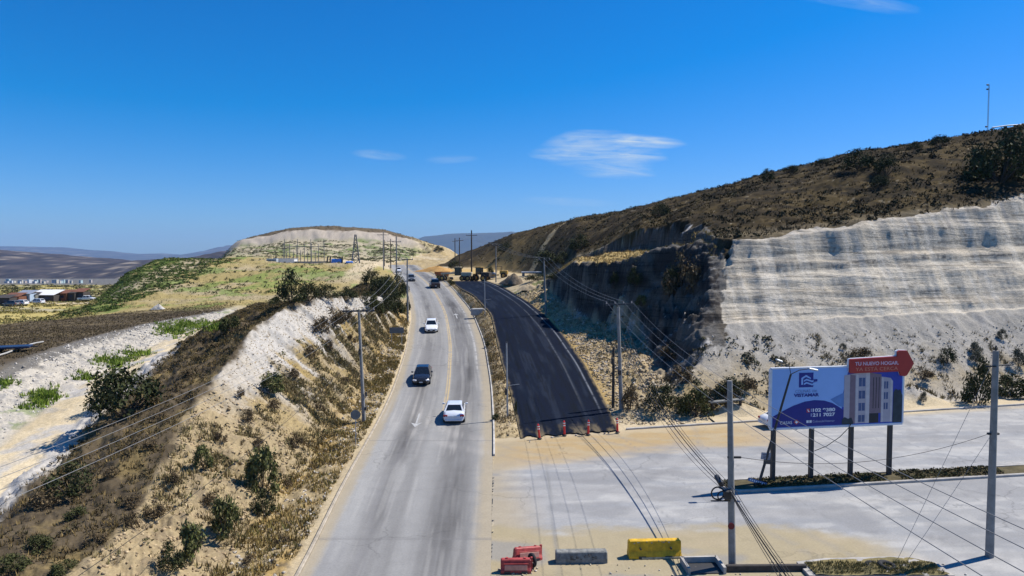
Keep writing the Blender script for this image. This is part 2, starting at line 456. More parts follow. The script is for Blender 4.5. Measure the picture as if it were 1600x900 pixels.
def terrain_color(X, Y, Z):
    n1 = fbm(X * .07, Y * .07, 4, 5); n2 = fbm(X * .5, Y * .5, 4, 6); n3 = fbm(X * 2.1, Y * 2.1, 3, 8); n4 = fbm(X * 6, Y * 6, 2, 12)
    ml, mr, bl, br = ML(Y), MR(Y), BL(Y), BR(Y)
    def mixc(c, k, t):
        return c + (k - c) * np.clip(t, 0, 1)[..., None]
    sh = X.shape
    base = np.broadcast_to(DRY, sh + (3,)).copy()
    # ---------- left
    wob = n2 * .6 + n3 * .3
    _, sl = lines_eval(X + wob * ss(0, 3, ml - X), Y, LL)
    streak = fbm(X * .22 + Y * .12, Y * .9, 4, 55)
    cl = np.broadcast_to(TAN * .92, sh + (3,)).copy()
    cl = mixc(cl, OCH, ss(.0, .5, n2 + .1)); cl = mixc(cl, SOIL * 1.6, ss(.15, .5, n3 + n2 * .4) * .8)
    cl = mixc(cl, SAND, (1 - ss(.0, .25, sl)) * .9)
    face = ss(1.0, 1.12, sl)
    cf = np.broadcast_to(col(.315, .245, .14), sh + (3,)).copy()
    cf = mixc(cf, SOIL * 2.2, ss(.12, .45, n3 + streak * .3) * .75)
    up = ss(1.50, 1.70, sl + streak * .35 + n3 * .10) * ss(46, 60, Y + n2 * 4)
    lowc = ss(1.05, 1.3, sl) * ss(46, 60, Y + n2 * 5) * ss(-.05, .25, streak + n3 * .25)
    cf = mixc(cf, DRY * 1.1, ss(.05, .35, -streak + n2 * .3) * ss(46, 58, Y) * (1 - up))
    cf = mixc(cf, CHALK * .85, lowc * .5)
    cf = mixc(cf, CHALK * .80, up)
    cf = mixc(cf, SOIL * 2.0, ss(.3, .55, n4 * .6 + n3 * .5) * .6)
    cl = mixc(cl, cf, face)
    top = ss(1.93, 2.02, sl)
    ct = np.broadcast_to(SOIL * 1.15, sh + (3,)).copy()
    ct = mixc(ct, DRY * .75, ss(.0, .5, n2 + n3 * .3) * .7)
    ct = mixc(ct, SOIL * .6, ss(.1, .5, -n2 + n4 * .3) * .5)
    cl = mixc(cl, ct, top)
    cl = mixc(cl, CHALK * .85, ss(3.25, 3.6, sl + n3 * .2) * (1 - ss(66, 80, Y)))
    ctr = np.broadcast_to(SAND * 1.38, sh + (3,)).copy()
    rut = np.abs(((sl - 4) * 5.0) % 1.0 - .5)
    ctr = mixc(ctr, DUST * 1.15, ss(-.1, .4, n2)); ctr = mixc(ctr, TAN, ss(.2, .5, n1 + n3 * .2) * .5)
    cl = mixc(cl, ctr, ss(3.9, 4.02, sl))
    cb = np.broadcast_to(col(.44, .40, .33), sh + (3,)).copy()
    cb = mixc(cb, DUST * .85, ss(.0, .45, n3 + n2 * .5)); cb = mixc(cb, GREEN * 1.6, ss(.45, .6, n2 + n1) * .6)
    cl = mixc(cl, cb, ss(4.85, 5.1, sl + n3 * .1))
    cp = np.broadcast_to(SOIL * 1.0, sh + (3,)).copy()
    cp = mixc(cp, TAN * .45, ss(.0, .6, fbm(X * .05, Y * .5, 3, 99)) * .7)
    cl = mixc(cl, DUST * .40, ss(5.74, 5.86, sl + n3 * .16)); cl = mixc(cl, cp, ss(5.98, 6.06, sl + n3 * .03))
    # lowland and green hill
    fld = np.broadcast_to(col(.40, .325, .12), sh + (3,)).copy()
    fld = mixc(fld, GREEN * 1.2, ss(.0, .45, fbm(X * .09, Y * .05, 4, 31)) * .75)
    fld = mixc(fld, col(.34, .30, .19), ss(.05, .4, n1))
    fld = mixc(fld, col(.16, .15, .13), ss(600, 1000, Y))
    sy = np.abs(Y - (205 + (X + 150) * .28 + fbm(X * .03, Y * 0, 2, 4) * 6))
    fld = mixc(fld, SAND * 1.1, (1 - ss(3, 6, sy)) * (X < -118))
    gh = np.broadcast_to(col(.31, .245, .105), sh + (3,)).copy()
    gh = mixc(gh, SAND * .8, ss(.05, .4, n1 + .05) * .7)
    gh = mixc(gh, GREEN * 1.9, ss(.08, .4, fbm(X * .16, Y * .10, 4, 66) + n2 * .3) * .7)
    slope_green = ss(-125, -108, X) * (1 - ss(-96, -86, X + (Y - 180) * .18)) * ss(140, 165, Y) * (1 - ss(215, 240, Y))
    gh = mixc(gh, GREEN * .95, slope_green * ss(-.5, .1, n2 + .15))
    pad = (1 - ss(-.28, -.2, X / np.maximum(Y, 1)) * 0) * ss(255, 275, Y + n1 * 10) * (1 - ss(320, 345, Y)) * ss(-.36, -.33, X / np.maximum(Y, 1))
    gh = mixc(gh, SAND * 1.1, pad * .9)
    b = X / np.maximum(Y, 1)
    trk = (1 - ss(.012, .02, np.abs(b + .222 - (Y - 200) * .0004 + n1 * .004))) * ss(160, 200, Y) * (1 - ss(300, 320, Y))
    gh = mixc(gh, SAND * 1.15, trk)
    trk2 = (1 - ss(3, 6, np.abs(X + 92 + (Y - 150) * .14 + n1 * 4))) * ss(138, 150, Y) * (1 - ss(225, 240, Y))
    gh = mixc(gh, SAND * .95, trk2 * .8)
    padr = ss(235, 260, Y) * (1 - ss(345, 360, Y)) * (1 - ss(0, 14, np.abs(ml - 8 - X) - 10))
    gh = mixc(gh, SAND * 1.15, padr)
    # white hill
    terr = ss(335, 365, Y)
    wh = np.broadcast_to(col(.37, .32, .22), sh + (3,)).copy()
    wh = mixc(wh, GREEN * 1.4, ss(.1, .35, fbm(X * .12, Y * .3, 3, 61)) * .75)
    wh = mixc(wh, col(.42, .36, .285), ss(424, 430, Y + n1 * 3)); wh = mixc(wh, col(.40, .34, .27), ss(424, 430, Y) * ss(0, .4, n2 + n1) * .5)
    wh = mixc(wh, SOIL * 1.5, ss(437, 440, Y + n2 * 2.2 + 8 * ss(-.16, -.1, b)))
    flank = ss(-.16, -.11, b) * ss(330, 350, Y)
    wh = mixc(wh, lerp(col(.46, .38, .20), SOIL * 2, (n2 > .05)[..., None] * .8), flank * .9)
    gh = mixc(gh, wh, terr)
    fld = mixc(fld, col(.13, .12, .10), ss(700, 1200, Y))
    ex = np.interp(Y, [100, 150, 200, 300, 450], [-78, -92, -117, -140, -190])
    wx = np.interp(Y, [100, 150, 200, 300], [26, 24, 17, 26])
    onhill = ss(-.95, -.75, (X - ex) / (wx * .5))
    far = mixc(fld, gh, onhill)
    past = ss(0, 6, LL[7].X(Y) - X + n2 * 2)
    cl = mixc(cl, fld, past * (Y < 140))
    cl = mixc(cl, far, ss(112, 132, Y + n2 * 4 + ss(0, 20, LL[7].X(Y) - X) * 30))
    # ---------- right
    gx = fbm(X * .8, Y * .12, 3, 131) * .30 + fbm(X * .2, Y * .05, 2, 7) * 1.2
    dA = (Y - kerbY(X) - 2.6) + gx * ss(58, 72, Y - (X - 10) * .2) + n3 * .3
    b_ = X / np.maximum(Y, 1)
    cr = np.broadcast_to(CHALK * .80, sh + (3,)).copy()
    tal = 1 - ss(10.0, 11.0, dA)
    cliff = np.broadcast_to(col(.50, .445, .355), sh + (3,)).copy()
    band = fbm(Z * 1.6 + X * .03 + n3 * .25, X * .03, 4, 71)
    cliff = mixc(cliff, col(.36, .325, .27), ss(.12, .42, band) * .5)
    cliff = mixc(cliff, col(.50, .42, .31), ss(.05, .4, fbm(Z * .9, X * .05, 3, 72)) * .45)
    drip = fbm(X * 1.3, Z * .10, 4, 73)
    for (lz, sl_, am, sd) in ((8.9, .02, .5, 1), (10.3, .035, .6, 2), (11.9, .03, .5, 3), (13.3, .045, .85, 4), (14.9, .055, .6, 5), (16.6, .06, .5, 6), (9.6, .03, .35, 8), (11.1, .03, .35, 9), (12.6, .04, .4, 10), (14.1, .05, .4, 11), (15.8, .055, .4, 12)):
        lev_ = lz + (X - 40) * sl_ + f1(X, .08, sd * 3.7, 4, 600 + sd) * .45
        ln_ = np.exp(-((Z - lev_ - n3 * .05) / (.09 + .04 * (sd % 3))) ** 2) * ss(-.35, .25, f1(X, .35, sd, 3, 660 + sd) + n3 * .3)
        cliff = mixc(cliff, col(.12, .11, .095), np.clip(ln_ * am * 1.25, 0, .9))
    up_ = ss(-3.6, -1.2, Z - np.interp(b_, NBa[:, 0], NBa[:, 2]))
    cliff = mixc(cliff, col(.33, .295, .24), up_ * (.25 + .5 * ss(-.1, .3, fbm(X * 1.6, Z * .25, 4, 91))))
    cliff = mixc(cliff, col(.30, .285, .265), ss(.18, .42, drip) * .6 * ss(13, 19, Z))
    cliff = mixc(cliff, col(.56, .515, .44), ss(.2, .45, -drip) * .5)
    tc_ = np.broadcast_to(col(.29, .27, .235), sh + (3,)).copy()
    tc_ = mixc(tc_, CHALK * .72, ss(.0, .35, fbm(X * 2.2, Y * .5, 3, 74)) * .55)
    tc_ = mixc(tc_, TAN * .95, (1 - ss(2.5, 7.5, dA + n2 * 2.5 + ss(24, 32, X) * 2)) * .75)
    tc_ = mixc(tc_, DRY * .85, ss(.05, .4, n2 + n3 * .3) * (1 - ss(2, 8, dA + n1 * 2)) * .8)
    tc_ = mixc(tc_, CHALK * .7, (1 - ss(.5, 3.5, dA)) * ss(26, 32, X) * .85)
    cr = mixc(cliff, tc_, tal)
    cr = mixc(cr, SAND * 1.12, (1 - ss(-.6, .3, dA + n3 * .3)) * (Y < 80))
    # road-side bank and the shaded cut
    gy = fbm(X * .12, Y * .75, 3, 151) * 1.0 + n3 * .4
    _, sr = lines_eval(X + gy * ss(1.5, 6, X - br), Y, RL)
    inB = (sr < 3.98) & (dA > 4.0 + 4 * ss(14, 20, X))
    bk = np.broadcast_to(TAN * 1.02, sh + (3,)).copy()
    bk = mixc(bk, col(.33, .265, .17), ss(.45, .95, sr + n2 * .4)); bk = mixc(bk, CHALK * .8, ss(.25, .45, n2 + n1 * .4) * ss(.5, .9, sr)); bk = mixc(bk, DRY, ss(.1, .45, n2 + n3 * .2) * .6 * (1 - ss(.7, 1, sr)))
    bk = mixc(bk, SOIL * 2, ss(.2, .5, n3 + n4 * .3) * .55)
    bk = mixc(bk, OCH * 1.1, (1 - ss(.03, .2, sr)) * .8)
    fc = np.broadcast_to(CHALK * .26, sh + (3,)).copy()  # chalk of the cut face darkened in colour to deepen its shade
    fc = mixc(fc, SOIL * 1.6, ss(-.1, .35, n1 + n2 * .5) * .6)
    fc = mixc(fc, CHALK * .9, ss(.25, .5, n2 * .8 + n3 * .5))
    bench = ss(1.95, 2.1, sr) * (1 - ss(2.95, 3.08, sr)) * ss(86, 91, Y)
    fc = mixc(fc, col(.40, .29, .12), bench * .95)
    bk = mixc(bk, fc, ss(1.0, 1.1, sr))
    bk = mixc(bk, lerp(SAND * 1.0, TAN, (n2 > 0)[..., None] * .7), ss(112, 124, Y + n2 * 3))
    bk = mixc(bk, GREEN * 1.0, ss(112, 120, Y) * (1 - ss(135, 145, Y)) * ss(.0, .3, n2 + n1 * .4) * .7)
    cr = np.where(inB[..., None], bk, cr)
    # natural hill top
    f = [np.interp(b, NBa[:, 0], NBa[:, k]) for k in (1, 2, 3, 4)]
    t = (Y - f[0]) / (f[2] - f[0])
    isN = ((sr >= 3.96) & (Z > 12) & (dA > 15)) | (Y > 128)
    zcut = np.interp(dA, TAL_D, TAL_Z) * (1 + (X - 30) * .003)
    isN = isN & ((zcut > Z + .9) | (Y > 110) | ((zcut > Z + .1) & (dA > 19.5)))
    hn = np.broadcast_to(col(.046, .035, .020), sh + (3,)).copy()
    hn = mixc(hn, col(.085, .062, .028), ss(-.1, .4, n2 + n1 * .7) * .8)
    hn = mixc(hn, col(.022, .019, .013), ss(.1, .45, -n2 + n3 * .4) * .8)
    hn = mixc(hn, col(.36, .31, .23), ss(.5, .65, n3 * .7 + n2 * .5) * .45)
    hn = mixc(hn, SAND * .8, (1 - ss(.0, .05, np.abs(t + .0 - .03 + n2 * .02))) * (b > .25) * .3)
    trail = (1 - ss(.005, .011, np.abs(b - .02 - (Y - 165) * .0016 + n1 * .004))) * ss(158, 170, Y) * (1 - ss(205, 222, Y))
    hn = mixc(hn, TAN * .95, trail * .9)
    foot = 1 - ss(-.1, .08, t + n2 * .05)
    hn = mixc(hn, lerp(SAND, TAN, .3), foot * (b < .12))
    cr = np.where(isN[..., None], hn, cr)
    orange = np.exp(-(((X + 15) / 14) ** 2 + ((Y - 205) / 32) ** 2))
    cr = mixc(cr, OCH * 1.25, orange * (Y > 150))
    flatc = np.broadcast_to(col(.31, .245, .145), sh + (3,)).copy()
    flatc = mixc(flatc, TAN * 1.0, ss(-.1, .4, n2 + n1 * .5)); flatc = mixc(flatc, DUST, ss(.2, .5, n1 + n3 * .2) * .7)
    c = np.where((X < ml)[..., None], cl, cr)
    strip = (X >= ml) & (X <= br)
    st = np.broadcast_to(TAN * 1.02, sh + (3,)).copy()
    st = mixc(st, DRY, ss(-.1, .3, n2) * .7); st = mixc(st, SOIL * 2, ss(.15, .4, n3) * .6); st = mixc(st, SAND, ss(.2, .5, n1 + n4 * .2))
    c = np.where(strip[..., None], st, c)
    c = np.where(((X > mr) & (Y < 53) & (Y < kerbY(X)))[..., None], flatc, c)
    c = mixc(c, SAND * 1.05, (1 - ss(.2, 1.1, np.abs(X - ml) + n3 * .3)) * (X < ml) * (Y < 200) * .8)
    c = c * (1 + n3 * .10 + n4 * .10)[..., None]
    rock = ss(10.4, 11.4, dA) * (~isN) * (~inB) * (X > br) * (Y < 110) * .38 + .35 * inB * (X > br) * ss(1.0, 1.2, sr)
    return np.concatenate([np.clip(c, .01, .8), np.clip(rock, 0, 1)[..., None]], -1)


# ------------------------------------------------------------------ mesh + material helpers
MATS = {}


def mesh_np(name, V, F, mat, colors=None, smooth=False, parent=None):
    me = bpy.data.meshes.new(name)
    V = np.asarray(V, np.float32); F = np.asarray(F, np.int32)
    k = F.shape[1]
    me.vertices.add(len(V)); me.vertices.foreach_set('co', V.ravel())
    me.loops.add(F.size); me.loops.foreach_set('vertex_index', F.ravel())
    me.polygons.add(len(F)); me.polygons.foreach_set('loop_start', np.arange(0, F.size, k, dtype=np.int32))
    me.update(calc_edges=True)
    if smooth:
        me.polygons.foreach_set('use_smooth', np.ones(len(F), bool))
    if colors is not None:
        ca = me.color_attributes.new('albedo', 'FLOAT_COLOR', 'POINT')
        colors = colors if colors.shape[1] == 4 else np.concatenate([colors, np.zeros((len(V), 1))], 1)
        ca.data.foreach_set('color', colors.astype(np.float32).ravel())
    me.materials.append(mat)
    o = bpy.data.objects.new(name, me)
    C.objects.link(o)
    if parent:
        o.parent = parent
    return o


def grid_faces(nr, nc):
    i = np.arange(nr - 1)[:, None] * nc + np.arange(nc - 1)[None, :]
    return np.stack([i, i + 1, i + nc + 1, i + nc], -1).reshape(-1, 4)


def cliff_nodes(t, a, g, src):
    """crisp thin beds and seams on the bedded rock (where the rock mask is set)"""
    out = src
    for (sc, lo, hi, dark, dist) in (((.07, .07, 1.5), .55, .62, .24, .5), ((.16, .16, 3.4), .57, .62, .40, .9), ((.55, .55, .10), .60, .66, .20, .6), ((1.6, 1.6, 2.2), .60, .68, .42, .3)):
        mp = N(t, 'ShaderNodeMapping'); mp.inputs['Scale'].default_value = sc; mp.inputs['Rotation'].default_value = (0, -.035, 0)
        t.links.new(g.outputs['Position'], mp.inputs['Vector'])
        n = N(t, 'ShaderNodeTexNoise'); n.inputs['Scale'].default_value = 1; n.inputs['Detail'].default_value = 8; n.inputs['Roughness'].default_value = .62; n.inputs['Distortion'].default_value = dist
        t.links.new(mp.outputs[0], n.inputs['Vector'])
        mr = N(t, 'ShaderNodeMapRange'); mr.inputs[1].default_value = lo; mr.inputs[2].default_value = hi; mr.inputs[3].default_value = 0; mr.inputs[4].default_value = dark
        t.links.new(n.outputs['Fac'], mr.inputs[0])
        k = M(t, 'SUBTRACT', 1.0, M(t, 'MULTIPLY', mr.outputs[0], M(t, 'MULTIPLY', a.outputs['Alpha'], 2.6, clamp=True)))
        v = N(t, 'ShaderNodeVectorMath', operation='SCALE')
        t.links.new(out, v.inputs[0]); t.links.new(k, v.inputs['Scale'])
        out = v.outputs[0]
    return out


def crack_nodes(t, g, src):
    n = N(t, 'ShaderNodeTexNoise'); n.inputs['Scale'].default_value = .9; n.inputs['Detail'].default_value = 4
    t.links.new(g.outputs['Position'], n.inputs['Vector'])
    ad = N(t, 'ShaderNodeVectorMath', operation='ADD')
    sc = N(t, 'ShaderNodeVectorMath', operation='SCALE'); sc.inputs['Scale'].default_value = 1.6
    t.links.new(n.outputs['Color'], sc.inputs[0]); t.links.new(sc.outputs[0], ad.inputs[0]); t.links.new(g.outputs['Position'], ad.inputs[1])
    vo = N(t, 'ShaderNodeTexVoronoi', feature='DISTANCE_TO_EDGE'); vo.inputs['Scale'].default_value = .17
    t.links.new(ad.outputs[0], vo.inputs['Vector'])
    n2 = N(t, 'ShaderNodeTexNoise'); n2.inputs['Scale'].default_value = .12
    t.links.new(g.outputs['Position'], n2.inputs['Vector'])
    mr = N(t, 'ShaderNodeMapRange'); mr.inputs[1].default_value = 0; mr.inputs[2].default_value = .012; mr.inputs[3].default_value = .26; mr.inputs[4].default_value = 0
    t.links.new(vo.outputs['Distance'], mr.inputs[0])
    on = N(t, 'ShaderNodeMapRange'); on.inputs[1].default_value = .45; on.inputs[2].default_value = .6
    t.links.new(n2.outputs['Fac'], on.inputs[0])
    k = M(t, 'SUBTRACT', 1.0, M(t, 'MULTIPLY', mr.outputs[0], on.outputs[0]))
    v = N(t, 'ShaderNodeVectorMath', operation='SCALE')
    t.links.new(src, v.inputs[0]); t.links.new(k, v.inputs['Scale'])
    return v.outputs[0]


def attr_mat(name, rough=.95, fine=6.0, amt=.25, bump=.25, bscale=5.0, bdist=.08, spec=.15, strata=False, cracks=False):
    m = bpy.data.materials.new(name); m.use_nodes = True
    t = m.node_tree; b = t.nodes['Principled BSDF']
    a = N(t, 'ShaderNodeAttribute', attribute_name='albedo')
    g = N(t, 'ShaderNodeNewGeometry')
    n = N(t, 'ShaderNodeTexNoise'); n.inputs['Scale'].default_value = fine; n.inputs['Detail'].default_value = 5; n.inputs['Roughness'].default_value = .65
    t.links.new(g.outputs['Position'], n.inputs['Vector'])
    mr = N(t, 'ShaderNodeMapRange'); mr.inputs[1].default_value = .3; mr.inputs[2].default_value = .7
    mr.inputs[3].default_value = 1 - amt; mr.inputs[4].default_value = 1 + amt
    t.links.new(n.outputs['Fac'], mr.inputs[0])
    mx = N(t, 'ShaderNodeVectorMath', operation='SCALE')
    t.links.new(a.outputs['Color'], mx.inputs[0]); t.links.new(mr.outputs[0], mx.inputs['Scale'])
    outc = mx.outputs[0]
    if strata: outc = cliff_nodes(t, a, g, outc)
    if cracks: outc = crack_nodes(t, g, outc)
    t.links.new(outc, b.inputs['Base Color'])
    b.inputs['Roughness'].default_value = rough; b.inputs['Specular IOR Level'].default_value = spec
    if bump:
        n2 = N(t, 'ShaderNodeTexNoise'); n2.inputs['Scale'].default_value = bscale; n2.inputs['Detail'].default_value = 6; n2.inputs['Roughness'].default_value = .7
        t.links.new(g.outputs['Position'], n2.inputs['Vector'])
        bp = N(t, 'ShaderNodeBump'); bp.inputs['Strength'].default_value = bump; bp.inputs['Distance'].default_value = bdist
        t.links.new(n2.outputs['Fac'], bp.inputs['Height'])
        last = bp
        if strata:
            mp = N(t, 'ShaderNodeMapping'); mp.inputs['Scale'].default_value = (.16, .16, 1.25); mp.inputs['Rotation'].default_value = (0, .03, 0)
            t.links.new(g.outputs['Position'], mp.inputs['Vector'])
            n3 = N(t, 'ShaderNodeTexNoise'); n3.inputs['Scale'].default_value = 1.0; n3.inputs['Detail'].default_value = 7; n3.inputs['Roughness'].default_value = .72; n3.inputs['Distortion'].default_value = .7
            t.links.new(mp.outputs[0], n3.inputs['Vector'])
            b2 = N(t, 'ShaderNodeBump'); b2.inputs['Distance'].default_value = .9
            t.links.new(a.outputs['Alpha'], b2.inputs['Strength'])
            t.links.new(n3.outputs['Fac'], b2.inputs['Height']); t.links.new(bp.outputs[0], b2.inputs['Normal'])
            last = b2
        t.links.new(last.outputs[0], b.inputs['Normal'])
    return m


def mat(name, c, rough=.6, metal=0, amt=.12, scale=3.0, spec=.4, bump=0, coat=0):
    if name in MATS:
        return MATS[name]
    m = bpy.data.materials.new(name); m.use_nodes = True
    t = m.node_tree; b = t.nodes['Principled BSDF']
    tcn = N(t, 'ShaderNodeTexCoord')
    n = N(t, 'ShaderNodeTexNoise'); n.inputs['Scale'].default_value = scale; n.inputs['Detail'].default_value = 5; n.inputs['Roughness'].default_value = .65
    t.links.new(tcn.outputs['Object'], n.inputs['Vector'])
    rp = N(t, 'ShaderNodeMapRange'); rp.inputs[1].default_value = .3; rp.inputs[2].default_value = .7
    rp.inputs[3].default_value = 1 - amt; rp.inputs[4].default_value = 1 + amt
    t.links.new(n.outputs['Fac'], rp.inputs[0])
    cc = N(t, 'ShaderNodeRGB'); cc.outputs[0].default_value = (*c, 1)
    mx = N(t, 'ShaderNodeVectorMath', operation='SCALE')
    t.links.new(cc.outputs[0], mx.inputs[0]); t.links.new(rp.outputs[0], mx.inputs['Scale'])
    t.links.new(mx.outputs[0], b.inputs['Base Color'])
    b.inputs['Roughness'].default_value = rough; b.inputs['Metallic'].default_value = metal
    b.inputs['Specular IOR Level'].default_value = spec
    b.inputs['Coat Weight'].default_value = coat
    if bump:
        bp = N(t, 'ShaderNodeBump'); bp.inputs['Strength'].default_value = bump; bp.inputs['Distance'].default_value = .02
        t.links.new(n.outputs['Fac'], bp.inputs['Height']); t.links.new(bp.outputs[0], b.inputs['Normal'])
    MATS[name] = m
    return m


# ------------------------------------------------------------------ ground sheet
def logsp(a, b, r):
    n = max(2, int(math.log(b / a) / r))
    return list(np.exp(np.linspace(math.log(a), math.log(b), n, endpoint=False)))


rows = np.array(logsp(13, 55, .0055) + logsp(55, 68, .0034) + logsp(68, 93, .0017) + logsp(93, 132, .0034) + logsp(132, 470, .0065) + logsp(470, 16000, .05) + [16000])
cols = np.concatenate([np.linspace(-1.7, -.79, 36, endpoint=False), np.linspace(-.79, .79, 770), np.linspace(.79, 1.7, 37)[1:]])
GX = rows[:, None] * cols[None, :]
GY = np.broadcast_to(rows[:, None], GX.shape).copy()
GZ = H(GX, GY)
GC = terrain_color(GX, GY, GZ)
_P = np.stack([GX, GY, GZ], -1)
_n = np.cross(np.gradient(_P, axis=1), np.gradient(_P, axis=0)); _n /= np.linalg.norm(_n, axis=-1)[..., None] + 1e-9
_nz = np.abs(_n[..., 2])
_, _sr = lines_eval(GX, GY, RL)
# the old cut: shade painted into the earth colour where steep, ledges left pale
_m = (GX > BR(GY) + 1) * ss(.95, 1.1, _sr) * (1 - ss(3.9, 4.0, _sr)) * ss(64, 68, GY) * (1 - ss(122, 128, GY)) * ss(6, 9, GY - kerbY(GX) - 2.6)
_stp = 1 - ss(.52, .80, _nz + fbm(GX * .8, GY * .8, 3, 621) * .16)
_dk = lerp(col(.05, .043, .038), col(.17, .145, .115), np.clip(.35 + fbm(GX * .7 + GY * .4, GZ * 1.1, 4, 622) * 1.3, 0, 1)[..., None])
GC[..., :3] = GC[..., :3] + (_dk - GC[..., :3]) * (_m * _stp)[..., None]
M_GROUND = attr_mat('ground_soil', amt=.22, bump=.35, bscale=3.0, bdist=.2, strata=True, spec=.03)
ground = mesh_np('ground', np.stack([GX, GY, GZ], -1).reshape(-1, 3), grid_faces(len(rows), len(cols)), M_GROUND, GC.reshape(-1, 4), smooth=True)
ground['kind'] = 'structure'

# ------------------------------------------------------------------ far mountains
def range_mesh(name, b0, b1, Y0, depth, prof, base, c0, c1, seed, nb=260, nd=36, rough=.12, pale=None):
    bb = np.linspace(b0, b1, nb); dd = np.linspace(0, 1, nd)
    B, D = np.meshgrid(bb, dd)
    X = B * Y0; Y = Y0 + D * depth
    zt = np.interp(B, [p[0] for p in prof], [p[1] for p in prof])
    sh = np.sin(np.clip(D * 1.6, 0, 1) * math.pi / 2) ** .8 * np.where(D > .72, 1 - (D - .72) * 1.2, 1)
    n = fbm(X / Y0 * 22, D * 9, 5, seed)
    Z = base + (zt - base) * np.clip(sh + n * rough * (1 - np.abs(D - .62)), 0, 1.02)
    n2 = fbm(X / Y0 * 60, D * 60, 4, seed + 5)
    cc = c0 + (c1 - c0) * np.clip(.5 + n2 * 1.3, 0, 1)[..., None]
    if pale is not None:
        cc = cc + (pale - cc) * ss(.36, .5, fbm(X / Y0 * 30, D * 40, 4, seed + 9))[..., None] * .8
        bas = (1 - ss(.02, .16, D + n2 * .05)) * ss(-.52, -.44, B)
        cc = cc + (pale - cc) * bas[..., None] * .8
    o = mesh_np(name, np.stack([X, Y, Z], -1).reshape(-1, 3), grid_faces(nd, nb), M_GROUND, cc.reshape(-1, 3), smooth=True)
    o['kind'] = 'structure'
    return o


def pz(v, Y): return CAMH + (400 - v) / FPX * Y


def prof(Y, pts): return [((u - 800) / FPX, pz(v, Y)) for u, v in pts]


hills = range_mesh('scrub_hills', -1.3, -.28, 2600, 1500, prof(3250, [(-500, 380), (0, 409), (60, 406), (150, 403), (190, 398), (235, 389), (300, 396), (360, 398), (520, 410)]), -92,
                   col(.028, .023, .022), col(.075, .058, .048), 201, pale=col(.24, .20, .15))
far_hills = range_mesh('far_hills', -1.3, -.2, 13000, 2600, prof(14300, [(-500, 380), (0, 386), (40, 390), (90, 392), (140, 397), (180, 396), (230, 399), (280, 390), (310, 382), (340, 384), (420, 396), (600, 398)]), -80,
                       col(.05, .048, .04), col(.09, .08, .06), 231, pale=col(.2, .17, .13))
mesa = range_mesh('far_mesa', -.30, .12, 11500, 2000, prof(12700, [(480, 405), (600, 385), (650, 369), (690, 366), (740, 364), (800, 363), (900, 380)]), -80,
                  col(.055, .06, .04), col(.08, .08, .055), 251, rough=.05)

# ------------------------------------------------------------------ roads
def ribbon(name, XL, XR, zf, Y0, Y1, dy, nc, lift, colf, m, ends=None):
    Y = np.concatenate([np.arange(Y0, min(Y1, 130), dy), np.arange(130, Y1, dy * 2.5)]) if Y1 > 130 else np.arange(Y0, Y1, dy)
    t = np.linspace(0, 1, nc)
    YY = np.broadcast_to(Y[:, None], (len(Y), nc)).copy(); T = np.broadcast_to(t[None, :], YY.shape)
    if ends is not None:
        YY = YY + ends(T, YY)
    X = XL(YY) * (1 - T) + XR(YY) * T
    Z = zf(YY) + lift + .00025 * YY
    cc = colf(X, YY, T)
    o = mesh_np(name, np.stack([X, YY, Z], -1).reshape(-1, 3), grid_faces(len(Y), nc), m, cc.reshape(-1, 3), smooth=True)
    o['kind'] = 'structure'
    return o


M_ROAD = attr_mat('worn_concrete', rough=.8, fine=9, amt=.10, bump=.12, bscale=14, bdist=.02, spec=.12, cracks=True)
M_TAR = attr_mat('fresh_asphalt', rough=.8, fine=11, amt=.35, bump=.25, bscale=16, bdist=.02, spec=.05)


def mixc(c, k, t):
    return c + (k - c) * np.clip(t, 0, 1)[..., None]


def main_color(X, Y, T):
    n1 = fbm(T * 7, Y * .05, 4, 301); n2 = fbm(T * 40, Y * .10, 3, 302); n3 = fbm(X * 2, Y * 2, 3, 303); n4 = fbm(X * .25, Y * .12, 3, 309)
    c = np.broadcast_to(col(.285, .28, .265), X.shape + (3,)).copy()
    lane = lambda m, w: np.exp(-((T - m) / w) ** 2)
    dark = np.clip(.85 * lane(.285, .085) * (.85 + n4 * .5) + .9 * lane(.73, .155) * (.9 + n4 * .5) + .35 * lane(.43, .05), 0, 1)
    c = mixc(c, col(.085, .081, .078), dark * (1.02 + n2 * .4))
    c = mixc(c, col(.21, .205, .20), ss(-.05, .4, n1) * .55)
    c = mixc(c, col(.36, .35, .325), ss(.1, .45, n2) * .35)
    edge_d = ss(.86, .95, T + n3 * .012 + n1 * .02) + (1 - ss(.035, .095, T + n3 * .012 + n1 * .015))
    c = mixc(c, SAND * .80, edge_d * .75)
    # faded double yellow line and white edge line
    yl = np.exp(-((T - .545) / .005) ** 2) + np.exp(-((T - .565) / .005) ** 2)
    c = mixc(c, col(.62, .42, .13), yl * .65 * ss(-.5, .1, n3 + .25) * ss(57, 63, Y))
    wl = np.exp(-((T - .875 + .0) / .006) ** 2)
    c = mixc(c, col(.72, .71, .68), wl * .5 * ss(-.4, .2, n3) * ss(70, 80, Y))
    # turning tracks near the junction, pale dust
    rr = np.hypot(X - 9.0, Y - 66)
    arc = np.exp(-((rr - 18.5) / .9) ** 2) + np.exp(-((rr - 21) / .9) ** 2) * .8
    c = mixc(c, col(.38, .36, .33), arc * .45 * ss(30, 42, Y) * (1 - ss(62, 70, Y)) * ss(-.4, .3, n2))
    j = sum(np.exp(-((Y - q - n3 * .05) / .11) ** 2) for q in (33.2, 51.2, 76.5))
    c = mixc(c, col(.16, .155, .15), j * .55)
    return np.clip(c * (1 + n3 * .06)[..., None], .02, .8)


road = ribbon('main_road', ML, MR, ZM, 13, 330, .16, 84, .0, main_color, M_ROAD)


